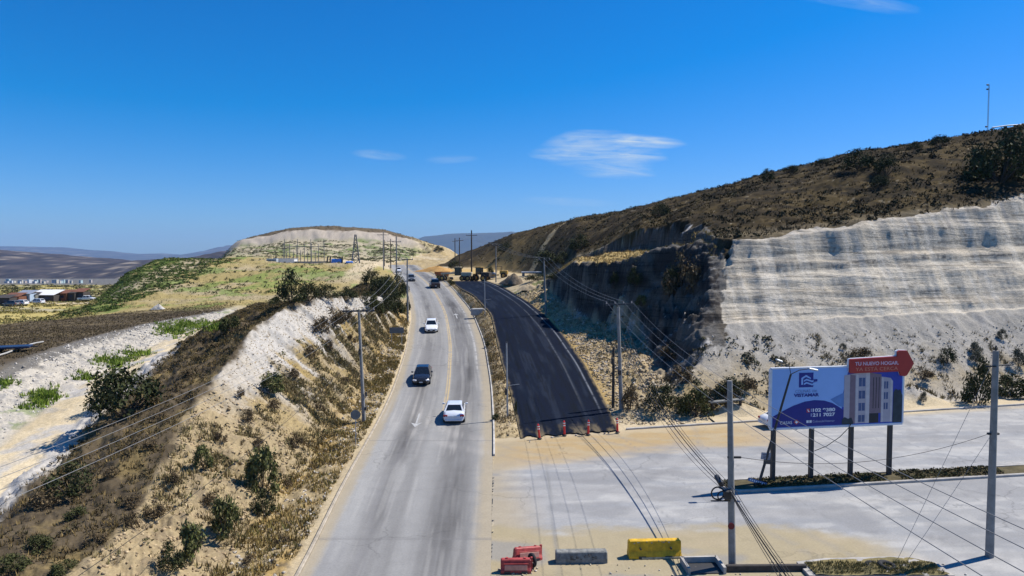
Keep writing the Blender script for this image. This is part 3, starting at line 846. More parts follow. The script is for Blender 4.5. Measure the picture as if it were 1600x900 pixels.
def tar_color(X, Y, T):
    n1 = fbm(T * 14, Y * .12, 4, 311); n2 = fbm(X * 1.2, Y * 1.2, 4, 312); n3 = fbm(T * 60, Y * .3, 3, 313)
    c = np.broadcast_to(col(.005, .009, .019), X.shape + (3,)).copy()
    c = mixc(c, col(.014, .019, .032), ss(0, .4, n1)); c = mixc(c, col(.007, .008, .010), ss(.05, .4, n3) * .6)
    ed = ss(.965, 1, T + n2 * .02) + 1 - ss(0, .03, T + n2 * .02)
    c = mixc(c, TAN * .5, ed * .8)
    for m, a in ((.895, .5), (.725, .2)):
        c = mixc(c, col(.30, .32, .35), np.exp(-((T - m - fbm(Y * .05, Y * 0, 2, 4) * .018) / .0085) ** 2) * a * ss(-.5, .1, n2 + .2) * ss(56, 66, Y))
    c = mixc(c, TAN * .55, (1 - ss(52.5, 55.5, Y - T * 1.9 + n2 * 1.6)) * .6 * ss(-.1, .3, n1 + n2 * .5))
    return np.clip(c, .006, .5)


asphalt = ribbon('new_asphalt_road', BL, BR, ZB, 52.0, 158, .22, 64, .04, tar_color, M_TAR,
                 ends=lambda T, Y: (lerp(-.0, 1.9, T) + fbm(T * 11, T * 0, 4, 5) * .7) * np.clip(1 - (Y - 52) / 12, 0, 1))


def cross_color(X, Y):
    n1 = fbm(X * .09, Y * .09, 4, 321); n2 = fbm(X * .5, Y * 1.6, 4, 322); n3 = fbm(X * 2.2, Y * 2.2, 3, 323); n4 = fbm(X * .10, Y * .9, 4, 324)
    c = np.broadcast_to(col(.30, .295, .285), X.shape + (3,)).copy()
    c = mixc(c, col(.265, .27, .275), ss(-.05, .35, n4) * .75)
    mid = (kerbY(X) - 7.2)
    c = mixc(c, col(.23, .235, .24), (np.exp(-((Y - mid) / 1.6) ** 2) * .5 + np.exp(-((Y - mid + 13.5) / 1.5) ** 2) * .6) * ss(2, 12, X) * (.7 + n4 * .6))
    c = mixc(c, col(.46, .445, .41), ss(.05, .4, n2) * .4)
    # dust apron in front of the new asphalt and beside the main road
    ap = ss(45.4, 48.4, Y + n1 * 2.0 - (X - 2) * .16 + n2 * .8) * (1 - ss(15, 25, X + n1 * 4))
    c = mixc(c, col(.37, .265, .13), ap * .95)
    c = mixc(c, SAND * .85, ap * ss(-.05, .3, n2 + n4 * .4) * .6)
    left = (1 - ss(.5, 3.4, X - MR(Y) + n1 * 1.0))
    c = mixc(c, SAND * .78, left * .75)
    nearsand = (1 - ss(33.2, 34.6, Y + n1 * 2.2 + n2 * .9 + n3 * .3)) * (1 - ss(16.5, 21, X + n1 * 2))
    c = mixc(c, col(.32, .265, .16), nearsand * .92)
    c = mixc(c, SAND * .8, nearsand * ss(0, .35, n2) * .5)
    kb = ss(-1.6, -.4, Y - kerbY(X) + n3 * .2)
    c = mixc(c, SAND * 1.02, kb * .7)
    st2 = fbm(X * .22, Y * .35, 4, 331)
    c = mixc(c, col(.215, .215, .215), ss(.12, .4, st2) * .6 * (1 - ap))
    for (xc, yc, rr_, w_) in ((-1.5, 55, 14.5, .35), (-1.5, 55, 16.2, .35), (2.0, 28.0, 12.5, .3), (2.0, 28.0, 14.2, .3), (30, 75, 31.5, .3), (30, 75, 33.3, .3), (14, 64, 20.5, .25), (14, 64, 22.2, .25)):
        q = np.exp(-((np.hypot(X - xc, Y - yc) - rr_ + n2 * .25) / w_) ** 2)
        c = mixc(c, col(.20, .195, .19), q * .30 * ss(-.3, .2, n3 + .2))
    for k in range(9):
        c = mixc(c, col(.17, .17, .17), np.exp(-((X - 9.5 - 5.2 * k - (Y - 47) * -.2) / .05) ** 2) * .4 * (Y < kerbY(X)) * (Y > 36))
    c = mixc(c, col(.17, .17, .17), np.exp(-((Y - kerbY(X) + 6.6) / .05) ** 2) * .45 * ss(14, 16, X))
    for (sx0, sy0, sr0) in ((21.0, 33.4, .9), (18.3, 34.0, .5), (26, 52, .7), (33, 50.5, .8), (9.2, 43.5, .6), (12, 37.4, .6), (24.2, 35.0, .4)):
        c = mixc(c, col(.16, .16, .16), np.exp(-(((X - sx0) / sr0) ** 2 + ((Y - sy0) / (sr0 * .8)) ** 2)) * .55 * ss(-.4, .2, n3 + n2))
    jl = np.exp(-((X - 2.25 - (Y - 40) * .02) / .07) ** 2) * (Y < 47)
    jt = 0
    c = mixc(c, col(.17, .17, .165), (jl + jt * .0) * .6)
    dia = np.exp(-((X - 5.6 - (46 - Y) * .28) / .07) ** 2) * (Y < 46) * (Y > 34.5)
    c = mixc(c, col(.2, .2, .2), dia * .55)
    return np.clip(c * (1 + n3 * .07)[..., None], .02, .8)


xs = np.concatenate([np.arange(-2.2, 32, .16), np.arange(32, 90, .3)])
t = np.linspace(0, 1, 170)
XX = np.broadcast_to(xs[None, :], (len(t), len(xs))).copy(); TT = t[:, None]
yfar = np.where(XX < 10.3, np.minimum(52.4 + np.clip(XX - 1.5, 0, 9) * .26, kerbY(XX)), kerbY(XX))
ynear = 20.0 + 0 * XX
YYc = ynear + (yfar - ynear) * TT
keep_x = np.maximum(XX, MR(YYc) + .004)
cc = cross_color(keep_x, YYc)
cross = mesh_np('cross_road', np.stack([keep_x, YYc, 0 * XX + .006], -1).reshape(-1, 3), grid_faces(len(t), len(xs)), M_ROAD, cc.reshape(-1, 3), smooth=True)
cross['kind'] = 'structure'

# ------------------------------------------------------------------ haze
def haze():
    me = bpy.data.meshes.new('haze')
    bm = bmesh.new()
    x, y0, y1, z0, z1 = 24000, -150, 16500, -125, 520
    vs = [bm.verts.new(p) for p in ((-x, y0, z0), (x, y0, z0), (x, y1, z0), (-x, y1, z0), (-x, y0, z1), (x, y0, z1), (x, y1, z1), (-x, y1, z1))]
    for f in ((0, 3, 2, 1), (4, 5, 6, 7), (0, 1, 5, 4), (1, 2, 6, 5), (2, 3, 7, 6), (3, 0, 4, 7)):
        bm.faces.new([vs[i] for i in f])
    bm.to_mesh(me); bm.free()
    m = bpy.data.materials.new('haze_air'); m.use_nodes = True
    t = m.node_tree; t.nodes.clear()
    v = N(t, 'ShaderNodeVolumePrincipled')
    v.inputs['Color'].default_value = (.36, .60, 1.0, 1)
    v.inputs['Density'].default_value = HAZE_D
    v.inputs['Anisotropy'].default_value = 0.0
    o = N(t, 'ShaderNodeOutputMaterial')
    t.links.new(v.outputs[0], o.inputs['Volume'])
    me.materials.append(m)
    ob = bpy.data.objects.new('haze', me); C.objects.link(ob); ob['kind'] = 'stuff'
    ob['label'] = 'thin blue haze over the distant hills'; ob['category'] = 'haze'


HAZE_D = 0.000042
haze()

# ------------------------------------------------------------------ object helpers
class MB:
    def __init__(self):
        self.v = []; self.f = []; self.sm = []

    def add(self, vs, fs, smooth=False):
        b = len(self.v)
        self.v += [tuple(float(c) for c in p) for p in vs]
        self.f += [tuple(b + i for i in f) for f in fs]
        self.sm += [smooth] * len(fs)
        return self

    def box(self, c, s, rz=0, rx=0, ry=0, taper=1.0, bevel=0):
        x, y, z = s[0] / 2, s[1] / 2, s[2] / 2
        R = Matrix.Rotation(rz, 3, 'Z') @ Matrix.Rotation(ry, 3, 'Y') @ Matrix.Rotation(rx, 3, 'X')
        if bevel:
            ring = []
            for zz, k in ((-z, bevel), (-z + bevel, 0), (z - bevel, 0), (z, bevel)):
                xx, yy = x - k, y - k; e = min(bevel, xx, yy)
                ring.append([(xx, yy - e, zz), (xx - e, yy, zz), (-xx + e, yy, zz), (-xx, yy - e, zz), (-xx, -yy + e, zz), (-xx + e, -yy, zz), (xx - e, -yy, zz), (xx, -yy + e, zz)])
            vs = [Vector(c) + R @ Vector(p) for r in ring for p in r]
            fs = [tuple(range(7, -1, -1)), tuple(range(24, 32))]
            for r in range(3):
                for i in range(8):
                    fs.append((r * 8 + i, r * 8 + (i + 1) % 8, r * 8 + 8 + (i + 1) % 8, r * 8 + 8 + i))
            return self.add(vs, fs)
        P = [(-x, -y, -z), (x, -y, -z), (x, y, -z), (-x, y, -z), (-x * taper, -y * taper, z), (x * taper, -y * taper, z), (x * taper, y * taper, z), (-x * taper, y * taper, z)]
        vs = [Vector(c) + R @ Vector(p) for p in P]
        return self.add(vs, [(0, 3, 2, 1), (4, 5, 6, 7), (0, 1, 5, 4), (1, 2, 6, 5), (2, 3, 7, 6), (3, 0, 4, 7)])

    def tube(self, p0, p1, r0, r1=None, n=10, caps=True):
        r1 = r0 if r1 is None else r1
        p0, p1 = Vector(p0), Vector(p1)
        d = (p1 - p0).normalized()
        a = d.orthogonal().normalized(); b = d.cross(a)
        vs = []
        for p, r in ((p0, r0), (p1, r1)):
            for i in range(n):
                t = 2 * math.pi * i / n
                vs.append(p + a * (math.cos(t) * r) + b * (math.sin(t) * r))
        fs = [(i, (i + 1) % n, n + (i + 1) % n, n + i) for i in range(n)]
        self.add(vs, fs, True)
        if caps:
            self.add(vs, [tuple(range(n - 1, -1, -1)), tuple(range(n, 2 * n))])
        return self

    def path(self, pts, r, n=5):
        pts = [Vector(p) for p in pts]
        vs = []
        for k, p in enumerate(pts):
            d = (pts[min(k + 1, len(pts) - 1)] - pts[max(k - 1, 0)]).normalized()
            a = d.cross(Vector((0, 0, 1)))
            a = a.normalized() if a.length > 1e-3 else Vector((1, 0, 0))
            b = a.cross(d)
            for i in range(n):
                t = 2 * math.pi * i / n
                vs.append(p + a * (math.cos(t) * r) + b * (math.sin(t) * r))
        fs = []
        for k in range(len(pts) - 1):
            for i in range(n):
                fs.append((k * n + i, k * n + (i + 1) % n, (k + 1) * n + (i + 1) % n, (k + 1) * n + i))
        return self.add(vs, fs, True)

    def prism(self, poly, y0, y1, axis='y'):
        n = len(poly)
        if axis == 'y':
            vs = [(p[0], y0, p[1]) for p in poly] + [(p[0], y1, p[1]) for p in poly]
        elif axis == 'x':
            vs = [(y0, p[0], p[1]) for p in poly] + [(y1, p[0], p[1]) for p in poly]
        else:
            vs = [(p[0], p[1], y0) for p in poly] + [(p[0], p[1], y1) for p in poly]
        fs = [tuple(range(n)), tuple(range(2 * n - 1, n - 1, -1))] + [(i, n + i, n + (i + 1) % n, (i + 1) % n) for i in range(n)]
        return self.add(vs, fs)

    def torus(self, c, R, r, axis='z', n=18, m=8):
        vs = []; fs = []
        for i in range(n):
            a = 2 * math.pi * i / n
            for j in range(m):
                t = 2 * math.pi * j / m
                q = (R + r * math.cos(t))
                p = (q * math.cos(a), q * math.sin(a), r * math.sin(t))
                if axis == 'x': p = (p[2], p[0], p[1])
                if axis == 'y': p = (p[0], p[2], p[1])
                vs.append((c[0] + p[0], c[1] + p[1], c[2] + p[2]))
                fs.append((i * m + j, ((i + 1) % n) * m + j, ((i + 1) % n) * m + (j + 1) % m, i * m + (j + 1) % m))
        return self.add(vs, fs, True)

    def mesh(self, name, m):
        me = bpy.data.meshes.new(name)
        me.from_pydata(self.v, [], self.f)
        me.polygons.foreach_set('use_smooth', self.sm)
        bm = bmesh.new(); bm.from_mesh(me); bmesh.ops.recalc_face_normals(bm, faces=bm.faces); bm.to_mesh(me); bm.free()
        me.materials.append(m)
        return me

    def build(self, name, m, parent=None, label=None):
        o = bpy.data.objects.new(name, self.mesh(name, m))
        C.objects.link(o)
        if parent: o.parent = parent
        if label: o['label'] = label
        return o


def tag(o, label, cat, group=None):
    o['label'] = label; o['category'] = cat
    if group: o['group'] = group
    return o


def thing(name, label, cat, loc=(0, 0, 0), rz=0, group=None, rx=0, ry=0):
    o = bpy.data.objects.new(name, None)
    o.empty_display_size = .3
    C.objects.link(o)
    o.location = loc; o.rotation_euler = (rx, ry, rz)
    return tag(o, label, cat, group)


def dup(root, loc, rz=None, scale=None, label=None, group=None):
    r = root.copy(); C.objects.link(r); r.location = loc
    if rz is not None: r.rotation_euler = (root.rotation_euler[0], root.rotation_euler[1], rz)
    if scale is not None: r.scale = scale
    if label: r['label'] = label
    if group: r['group'] = group
    for ch in list(root.children):
        c = ch.copy(); C.objects.link(c); c.parent = r
        for g in list(ch.children):
            d = g.copy(); C.objects.link(d); d.parent = c
    return r


def cone_frame(o):
    return o


# plain materials
K = {
    'white_paint': mat('white_paint', (.74, .75, .76), .28, amt=.04, coat=.4),
    'silver_paint': mat('silver_paint', (.60, .63, .68), .25, amt=.04, coat=.5),
    'black_paint': mat('black_paint', (.014, .015, .018), .22, amt=.1, coat=.5),
    'grey_paint': mat('grey_paint', (.10, .105, .11), .3, amt=.08, coat=.4),
    'maroon_paint': mat('maroon_paint', (.035, .016, .016), .3, amt=.1, coat=.4),
    'glass': mat('car_glass', (.010, .013, .016), .08, amt=.05, spec=.6),
    'rubber': mat('rubber', (.018, .018, .019), .85, amt=.2),
    'alloy': mat('alloy', (.32, .33, .34), .4, metal=.6),
    'trim': mat('black_trim', (.02, .02, .021), .6),
    'lamp_red': mat('lamp_red', (.30, .015, .012), .25),
    'lamp_clear': mat('lamp_clear', (.72, .74, .76), .15),
    'plate': mat('plate', (.62, .63, .62), .5),
    'concrete': mat('pole_concrete', (.24, .235, .225), .9, amt=.25, scale=2.2, spec=.15),
    'kerb_white': mat('kerb_white', (.43, .41, .37), .9, amt=.3, scale=1.2, spec=.15),
    'kerb_grey': mat('kerb_grey', (.36, .34, .31), .9, amt=.3, scale=1.2, spec=.15),
    'wood': mat('tarred_wood', (.055, .045, .036), .9, amt=.35, scale=3),
    'steel_dark': mat('steel_dark', (.030, .031, .034), .55, amt=.2),
    'steel_grey': mat('steel_grey', (.33, .34, .35), .5, metal=.4, amt=.15),
    'tower_steel': mat('tower_steel', (.13, .14, .15), .6, metal=.2, amt=.2),
    'zinc': mat('zinc', (.42, .44, .46), .45, metal=.5, amt=.2),
    'porcelain': mat('porcelain', (.35, .30, .27), .4),
    'cable': mat('cable', (.020, .020, .021), .8),
    'bare_wire': mat('bare_wire', (.22, .22, .22), .6, metal=.3),
    'red_plastic': mat('red_plastic', (.34, .05, .045), .6, amt=.45, scale=4),
    'red_faded': mat('red_faded', (.50, .25, .20), .7, amt=.25, scale=3),
    'orange_red': mat('delineator_red', (.62, .035, .03), .5, amt=.12),
    'reflect': mat('reflective_white', (.78, .78, .78), .35),
    'yellow': mat('barrier_yellow', (.58, .34, .014), .65, amt=.35, scale=4.0),
    'oldconc': mat('barrier_concrete', (.20, .20, .185), .95, amt=.4, scale=5, bump=.4, spec=.1),
    'rust': mat('rusty_sheet', (.16, .065, .035), .8, amt=.4, scale=2),
    'whitewash': mat('whitewash', (.66, .66, .65), .8, amt=.10),
    'pale_blue': mat('pale_blue_wall', (.34, .43, .55), .8, amt=.15),
    'dark_board': mat('dark_board', (.055, .047, .042), .9, amt=.4),
    'blue_tarp': mat('blue_tarp', (.03, .16, .55), .5, amt=.2),
    'navy': mat('navy_paint', (.014, .024, .06), .4, amt=.2),
    'cat_yellow': mat('machine_yellow', (.42, .26, .06), .55, amt=.3),
    'cream': mat('machine_cream', (.47, .40, .27), .6, amt=.3),
    'stone': mat('pale_stone', (.46, .43, .38), .95, amt=.3, scale=2, spec=.1),
    'foliage_dark': None,
}
KERBS = []


# ------------------------------------------------------------------ kerbs, median
def kerb(name, xf, zf, Y0, Y1, w, h, m, side, label, n=90):
    Y = np.linspace(Y0, Y1, n); X = xf(Y)
    T = np.stack([np.gradient(X), np.gradient(Y)], -1); T /= np.linalg.norm(T, axis=1)[:, None]
    Nn = np.stack([T[:, 1], -T[:, 0]], -1) * side
    vs = []; fs = []
    for i in range(n):
        z = float(zf(Y[i])); wob = .02 * math.sin(i * 2.3)
        for (o, zz) in ((0.01, -.15), (0.01, h - .03), (.04, h), (w, h + wob * .3), (w + .02, -.15)):
            vs.append((X[i] + Nn[i, 0] * o, Y[i] + Nn[i, 1] * o, z + zz))
    for i in range(n - 1):
        for j in range(4):
            fs.append((i * 5 + j, i * 5 + j + 1, i * 5 + 6 + j, i * 5 + 5 + j))
    fs += [(0, 1, 2, 3, 4), tuple((n - 1) * 5 + j for j in (4, 3, 2, 1, 0))]
    o = MB().add(vs, fs).build(name, m)
    o['kind'] = 'structure'
    return o


kerb('kerb', MR, ZM, 47.2, 210, .15, .15, K['kerb_white'], 1, '')
kerb('kerb', ML, ZM, 14, 210, .16, .12, mat('dusty_kerb', (.36, .31, .24), .95, amt=.3, scale=1.5, spec=.1), -1, '')


def kerb_x(name, yf, X0, X1, w, h, m, side, n=80, z0=0):
    X = np.linspace(X0, X1, n); Y = yf(X)
    vs = []; fs = []
    for i in range(n):
        for (o, zz) in ((0, -.15), (0, h - .03), (.03, h), (w, h), (w + .02, -.15)):
            vs.append((X[i], Y[i] + side * o, z0 + zz))
    for i in range(n - 1):
        for j in range(4):
            fs.append((i * 5 + j, i * 5 + j + 1, i * 5 + 6 + j, i * 5 + 5 + j))
    fs += [(0, 1, 2, 3, 4), tuple((n - 1) * 5 + j for j in (4, 3, 2, 1, 0))]
    o = MB().add(vs, fs).build(name, m); o['kind'] = 'structure'
    return o


kerb_x('kerb', lambda X: kerbY(X) + .005, 9.2, 90, .20, .15, K['kerb_grey'], 1, 120)
# pavement behind the far kerb
px = np.linspace(17, 90, 140); pt = np.linspace(0, 1, 6)
PX, PT = np.meshgrid(px, pt)
PY = kerbY(PX) + .21 + PT * 2.1
pc = np.clip(np.broadcast_to(SAND * 1.12, PX.shape + (3,)) * (1 + fbm(PX * .6, PY * 2, 4, 88) * .2)[..., None], 0, .8)
pv = mesh_np('pavement', np.stack([PX, PY, .125 + fbm(PX, PY, 2, 4) * .015], -1).reshape(-1, 3), grid_faces(len(pt), len(px)), M_ROAD, pc.reshape(-1, 3), smooth=True)
pv['kind'] = 'structure'


def medF(X): return 39.6 + (X - 12.6) * .162 - 1.0 * np.clip((13.6 - X) / 1.0, 0, 1) ** 2 * -.9   # front edge of the planted median
def medB(X): return 41.7 + (X - 12.6) * .150 - .9 * np.clip((13.6 - X) / 1.0, 0, 1) ** 2


mx_ = np.linspace(12.6, 80, 200)
kerb_x('kerb', medF, 12.6, 80, .18, .16, K['kerb_grey'], 1, 160)
kerb_x('kerb', medB, 12.6, 80, .18, .16, K['kerb_grey'], -1, 160)
PX, PT = np.meshgrid(mx_, np.linspace(0, 1, 7))
PY = (medF(PX) + .19) * (1 - PT) + (medB(PX) - .19) * PT
pc = np.clip(np.broadcast_to(col(.10, .085, .05), PX.shape + (3,)) * (1 + fbm(PX * 1.6, PY * 2, 4, 88) * .5)[..., None], 0, .8)
med = mesh_np('median', np.stack([PX, PY, .12 + fbm(PX, PY, 2, 4) * .05 + .08 * np.sin(PT * math.pi)], -1).reshape(-1, 3), grid_faces(7, len(mx_)), M_GROUND, pc.reshape(-1, 3), smooth=True)
med['kind'] = 'structure'


# ------------------------------------------------------------------ painted arrows on the road
def arrow(u, v, L, head_up, label):
    p = None
    d = ray(u, v)
    Ys = np.linspace(30, 200, 8000); zz = CAMH + d[2] / d[1] * Ys
    k = int(np.argmax(zz - ZM(Ys) < 0)); Y = float(Ys[k]); X = float(d[0] / d[1] * Y)
    w = .15; hw = .48
    pts = [(-w / 2, -L / 2), (w / 2, -L / 2), (w / 2, L / 2 - 1.0), (hw, L / 2 - 1.35), (0, L / 2), (-hw, L / 2 - 1.35), (-w / 2, L / 2 - 1.0)]
    s = 1 if head_up else -1
    vs = []
    ctr = .5 * (ML(Y) + MR(Y))
    for q in pts:
        yy = Y + s * q[1]
        sh = .5 * (ML(yy) + MR(yy)) - ctr
        vs.append((X + q[0] * s + sh, yy, float(ZM(yy)) + .00025 * yy + .006))
    o = MB().add(vs, [(0, 1, 2, 6), (2, 3, 4), (2, 4, 6), (4, 5, 6)]).build('road_arrow', mat('worn_road_paint', (.36, .36, .35), .85, amt=.4, scale=6))
    return tag(o, label, 'road marking')


arrow(652, 657, 4.2, False, 'worn white arrow painted beside the parked-free lane behind the black oncoming car')['label'] = 'worn white arrow on the road between the black car and the silver sedan'
arrow(713, 494, 4.2, True, 'white lane arrow pointing uphill, on the lane towards the machines')
arrow(681, 500, 3.6, False, 'faint white arrow on the road just behind the white oncoming car')


# ------------------------------------------------------------------ cars
def loft(mb, rings, cap=True, smooth=True):
    n = len(rings[0]); vs = [p for r in rings for p in r]; fs = []
    for k in range(len(rings) - 1):
        for i in range(n):
            fs.append((k * n + i, k * n + (i + 1) % n, (k + 1) * n + (i + 1) % n, (k + 1) * n + i))
    mb.add(vs, fs, smooth)
    if cap:
        mb.add(vs, [tuple(range(n - 1, -1, -1)), tuple((len(rings) - 1) * n + i for i in range(n))])
    return mb


CARS = {
    'sedan': dict(L=4.75, W=1.80, st=[(-2.37, .38, .70, .74), (-2.25, .26, .86, .84), (-1.9, .20, .98, .885), (-1.35, .2, 1.00, .9), (-.3, .2, .95, .9), (.75, .2, .93, .9), (1.3, .2, .90, .89), (1.9, .2, .80, .86), (2.22, .24, .70, .80), (2.37, .34, .58, .66)],
                  cab=(-1.75, -1.02, .20, 1.12, .97, .93, 1.43, .60)),
    'hatch': dict(L=4.35, W=1.80, st=[(-2.17, .38, .80, .78), (-2.1, .26, .98, .86), (-1.7, .20, 1.03, .89), (-1.2, .2, 1.02, .9), (-.3, .2, 1.0, .9), (.75, .2, .98, .9), (1.2, .2, .97, .89), (1.7, .2, .90, .87), (2.05, .24, .80, .82), (2.17, .34, .62, .7)],
                  cab=(-2.08, -1.70, .35, 1.18, 1.02, .98, 1.58, .64)),
    'pickup': dict(L=5.5, W=1.95, st=[(-2.75, .45, 1.08, .88), (-2.68, .36, 1.10, .95), (-2.2, .32, 1.1, .96), (-1.2, .32, 1.1, .97), (-.5, .32, 1.1, .97), (1.0, .32, 1.1, .97), (1.5, .32, 1.08, .96), (2.2, .32, 1.04, .94), (2.62, .36, .96, .88), (2.75, .45, .75, .76)],
                   cab=(-1.05, -.88, .75, 1.45, 1.09, 1.07, 1.80, .68)),
}


def car(kind, paint, label, loc, rz, rear_lights=True, grade=0, group=None, cover=False):
    D = CARS[kind]
    t = thing('car' if kind != 'pickup' else 'pickup_truck', label, 'car' if kind != 'pickup' else 'pickup', loc, rz, group, rx=grade)
    mb = MB(); rings = []
    for (y, zb, zt, hw) in D['st']:
        h = zt - zb
        half = [(0, zb), (hw * .82, zb), (hw * .97, zb + h * .18), (hw, zb + h * .48), (hw * .975, zb + h * .72), (hw * .90, zt - h * .06), (hw * .70, zt), (0, zt + .035)]
        rings.append([(x, y, z) for x, z in half] + [(-x, y, z) for x, z in half[-2:0:-1]])
    loft(mb, rings)
    body = mb.build('body', paint, t)
    yb, yrb, yrf, yf, zb_r, zb_f, zr, hr = D['cab']
    hb = D['W'] / 2 - .06
    zm = (zb_r + zb_f) / 2
    base = [(-hb, yb, zb_r - .04), (hb, yb, zb_r - .04), (hb, yf, zb_f - .04), (-hb, yf, zb_f - .04)]
    roof = [(-hr, yrb, zr - .03), (hr, yrb, zr - .03), (hr, yrf, zr - .02), (-hr, yrf, zr - .02)]
    crown = [(-hr * .7, yrb + .12, zr + .015), (hr * .7, yrb + .12, zr + .015), (hr * .7, yrf - .12, zr + .02), (-hr * .7, yrf - .12, zr + .02)]
    cb = MB().add(base + roof + crown, [(0, 1, 5, 4), (1, 2, 6, 5), (2, 3, 7, 6), (3, 0, 4, 7), (4, 5, 9, 8), (5, 6, 10, 9), (6, 7, 11, 10), (7, 4, 8, 11), (8, 9, 10, 11)])
    cb.build('roof', paint, t)

    def pane(name, a, b, c_, d, mx=.08, my=.12, off=.012):
        a, b, c_, d = map(Vector, (a, b, c_, d))
        n = (b - a).cross(d - a).normalized()
        ctr = (a + b + c_ + d) / 4
        if n.dot(ctr - Vector((0, (yb + yf) / 2, .9))) < 0: n = -n
        def q(s_, r_):
            return (a * (1 - s_) + b * s_) * (1 - r_) + (d * (1 - s_) + c_ * s_) * r_
        ps = [q(mx, my), q(1 - mx, my), q(1 - mx, 1 - my * .7), q(mx, 1 - my * .7)]
        vs = [p + n * off for p in ps] + [p - n * .01 for p in ps]
        MB().add(vs, [(0, 1, 2, 3), (7, 6, 5, 4), (0, 4, 5, 1), (1, 5, 6, 2), (2, 6, 7, 3), (3, 7, 4, 0)]).build(name, K['glass'], t)
    V = [Vector(p) for p in base + roof]
    pane('windshield', V[2], V[3], V[7], V[6], .06, .10)
    pane('rear_window', V[0], V[1], V[5], V[4], .08, .14)
    for s in (0, 1):
        p, q, r, w_ = (V[1], V[2], V[6], V[5]) if s == 0 else (V[3], V[0], V[4], V[7])
        m0, m1 = (p + q) / 2, (w_ + r) / 2
        pane('side_window', p, m0, m1, w_, .06 if s else .10, .2); pane('side_window', m0, q, r, m1, .06, .2)
    L2 = D['L'] / 2; W2 = D['W'] / 2
    wr = .33 if kind != 'pickup' else .39
    for sx in (-1, 1):
        for sy in (-L2 * .60, L2 * .60):
            w = thing_part = MB().tube((sx * (W2 - .20), sy, wr), (sx * (W2 + .012), sy, wr), wr, n=18).build('wheel', K['rubber'], t)
            MB().tube((sx * (W2 + .005), sy, wr), (sx * (W2 + .022), sy, wr), wr * .64, wr * .58, n=14).build('rim', K['alloy'], w)
        zh = D['st'][-2][2] - .10; zt_ = D['st'][1][2] - .14
        MB().box((sx * (W2 * .72), L2 - .085, zh), (.36, .16, .13), rz=-sx * .35, bevel=.02).build('headlight', K['lamp_clear'], t)
        MB().box((sx * (W2 * .76), -L2 + .075, zt_), (.34, .12, .17), rz=sx * .15, bevel=.02).build('tail_light', K['lamp_red'], t)
        MB().box((sx * (W2 + .10), yf - .42, zm + .10), (.22, .12, .14), bevel=.025).build('wing_mirror', paint, t)
        MB().box((sx * (W2 + .001), -.35, zm - .16), (.03, .16, .03)).build('door_handle', K['trim'], t)
        MB().box((sx * (W2 - .03), 0, .24), (.06, L2 * 1.0, .10)).build('sill', K['trim'], t)
    MB().box((0, L2 - .03, .42), (W2 * 1.1, .09, .18), bevel=.02).build('grille', K['trim'], t)
    MB().box((0, L2 + .02, .42), (.34, .02, .12)).build('number_plate', K['plate'], t)
    MB().box((0, -L2 - .005, zt_ - .08 if kind != 'pickup' else .55), (.34, .03, .13)).build('number_plate', K['plate'], t)
    MB().box((0, -L2 + .02, .36), (W2 * 1.6, .12, .12), bevel=.02).build('rear_bumper', K['trim'] if kind != 'sedan' else paint, t)
    if kind == 'pickup':
        MB().box((0, -1.88, 1.135), (1.62, 1.55, .012)).build('bed', K['trim'], t)
        for sx in (-1, 1):
            MB().box((sx * .90, -1.88, 1.15), (.08, 1.62, .07)).build('bed_rail', K['trim'], t)
        MB().box((0, -2.71, .92), (1.6, .05, .34), bevel=.015).build('tailgate', paint, t)
    return t


def on_road(u, v):
    d = ray(u, v)
    Ys = np.linspace(25, 320, 20000); zz = CAMH + d[2] / d[1] * Ys
    k = int(np.argmax(zz - ZM(Ys) - .00025 * Ys < 0)); Y = float(Ys[k])
    X = float(d[0] / d[1] * Y); c = lambda y: float(.5 * (ML(y) + MR(y)))
    ang = math.atan2(-(c(Y + 2) - c(Y - 2)), 4)
    gr = math.atan2(float(ZM(Y + 1.5) - ZM(Y - 1.5)), 3)
    return (X, Y, float(ZM(Y)) + .00025 * Y + .004), ang, gr


def put_car(kind, paint, label, u, v, away, half, du=0):
    """u, v: the point of the road under the end of the car that faces the camera"""
    p, a, g = on_road(u, v)
    L2 = CARS[kind]['L'] / 2
    Y = p[1] + half * L2
    c = lambda y: float(.5 * (ML(y) + MR(y)))
    X = p[0] + c(Y) - c(p[1])
    loc = (X, Y, float(ZM(Y)) + .00025 * Y + .008)
    return car(kind, paint, label, loc, a + (0 if away else math.pi), grade=(g if away else -g))


put_car('sedan', K['silver_paint'], 'silver white sedan seen from behind, driving uphill beside the pole shadow', 709, 664, True, 1)
put_car('sedan', K['black_paint'], 'black car coming downhill, between the white and silver sedans', 658, 604, False, 1)
put_car('sedan', K['white_paint'], 'white sedan coming downhill, behind the black car', 674, 521, False, 1)
put_car('pickup', K['maroon_paint'], 'dark pickup driving uphill near the parked grader', 681, 451, True, 1)
put_car('hatch', K['grey_paint'], 'dark grey car coming downhill beside the roadside poles', 643, 440, False, 1)
put_car('hatch', K['white_paint'], 'white car farthest up the road, coming round the bend', 623, 426, False, 1)
# car standing behind the billboard
bp_ = (22.8, kerbY(22.8) - 1.9, .012)
car('sedan', K['white_paint'], 'white car standing at the kerb behind the billboard', bp_, -math.pi / 2 + math.atan(.236))

# ------------------------------------------------------------------ poles
def px_h(Y, v0, v1):
    return (v0 - v1) / FPX * Y


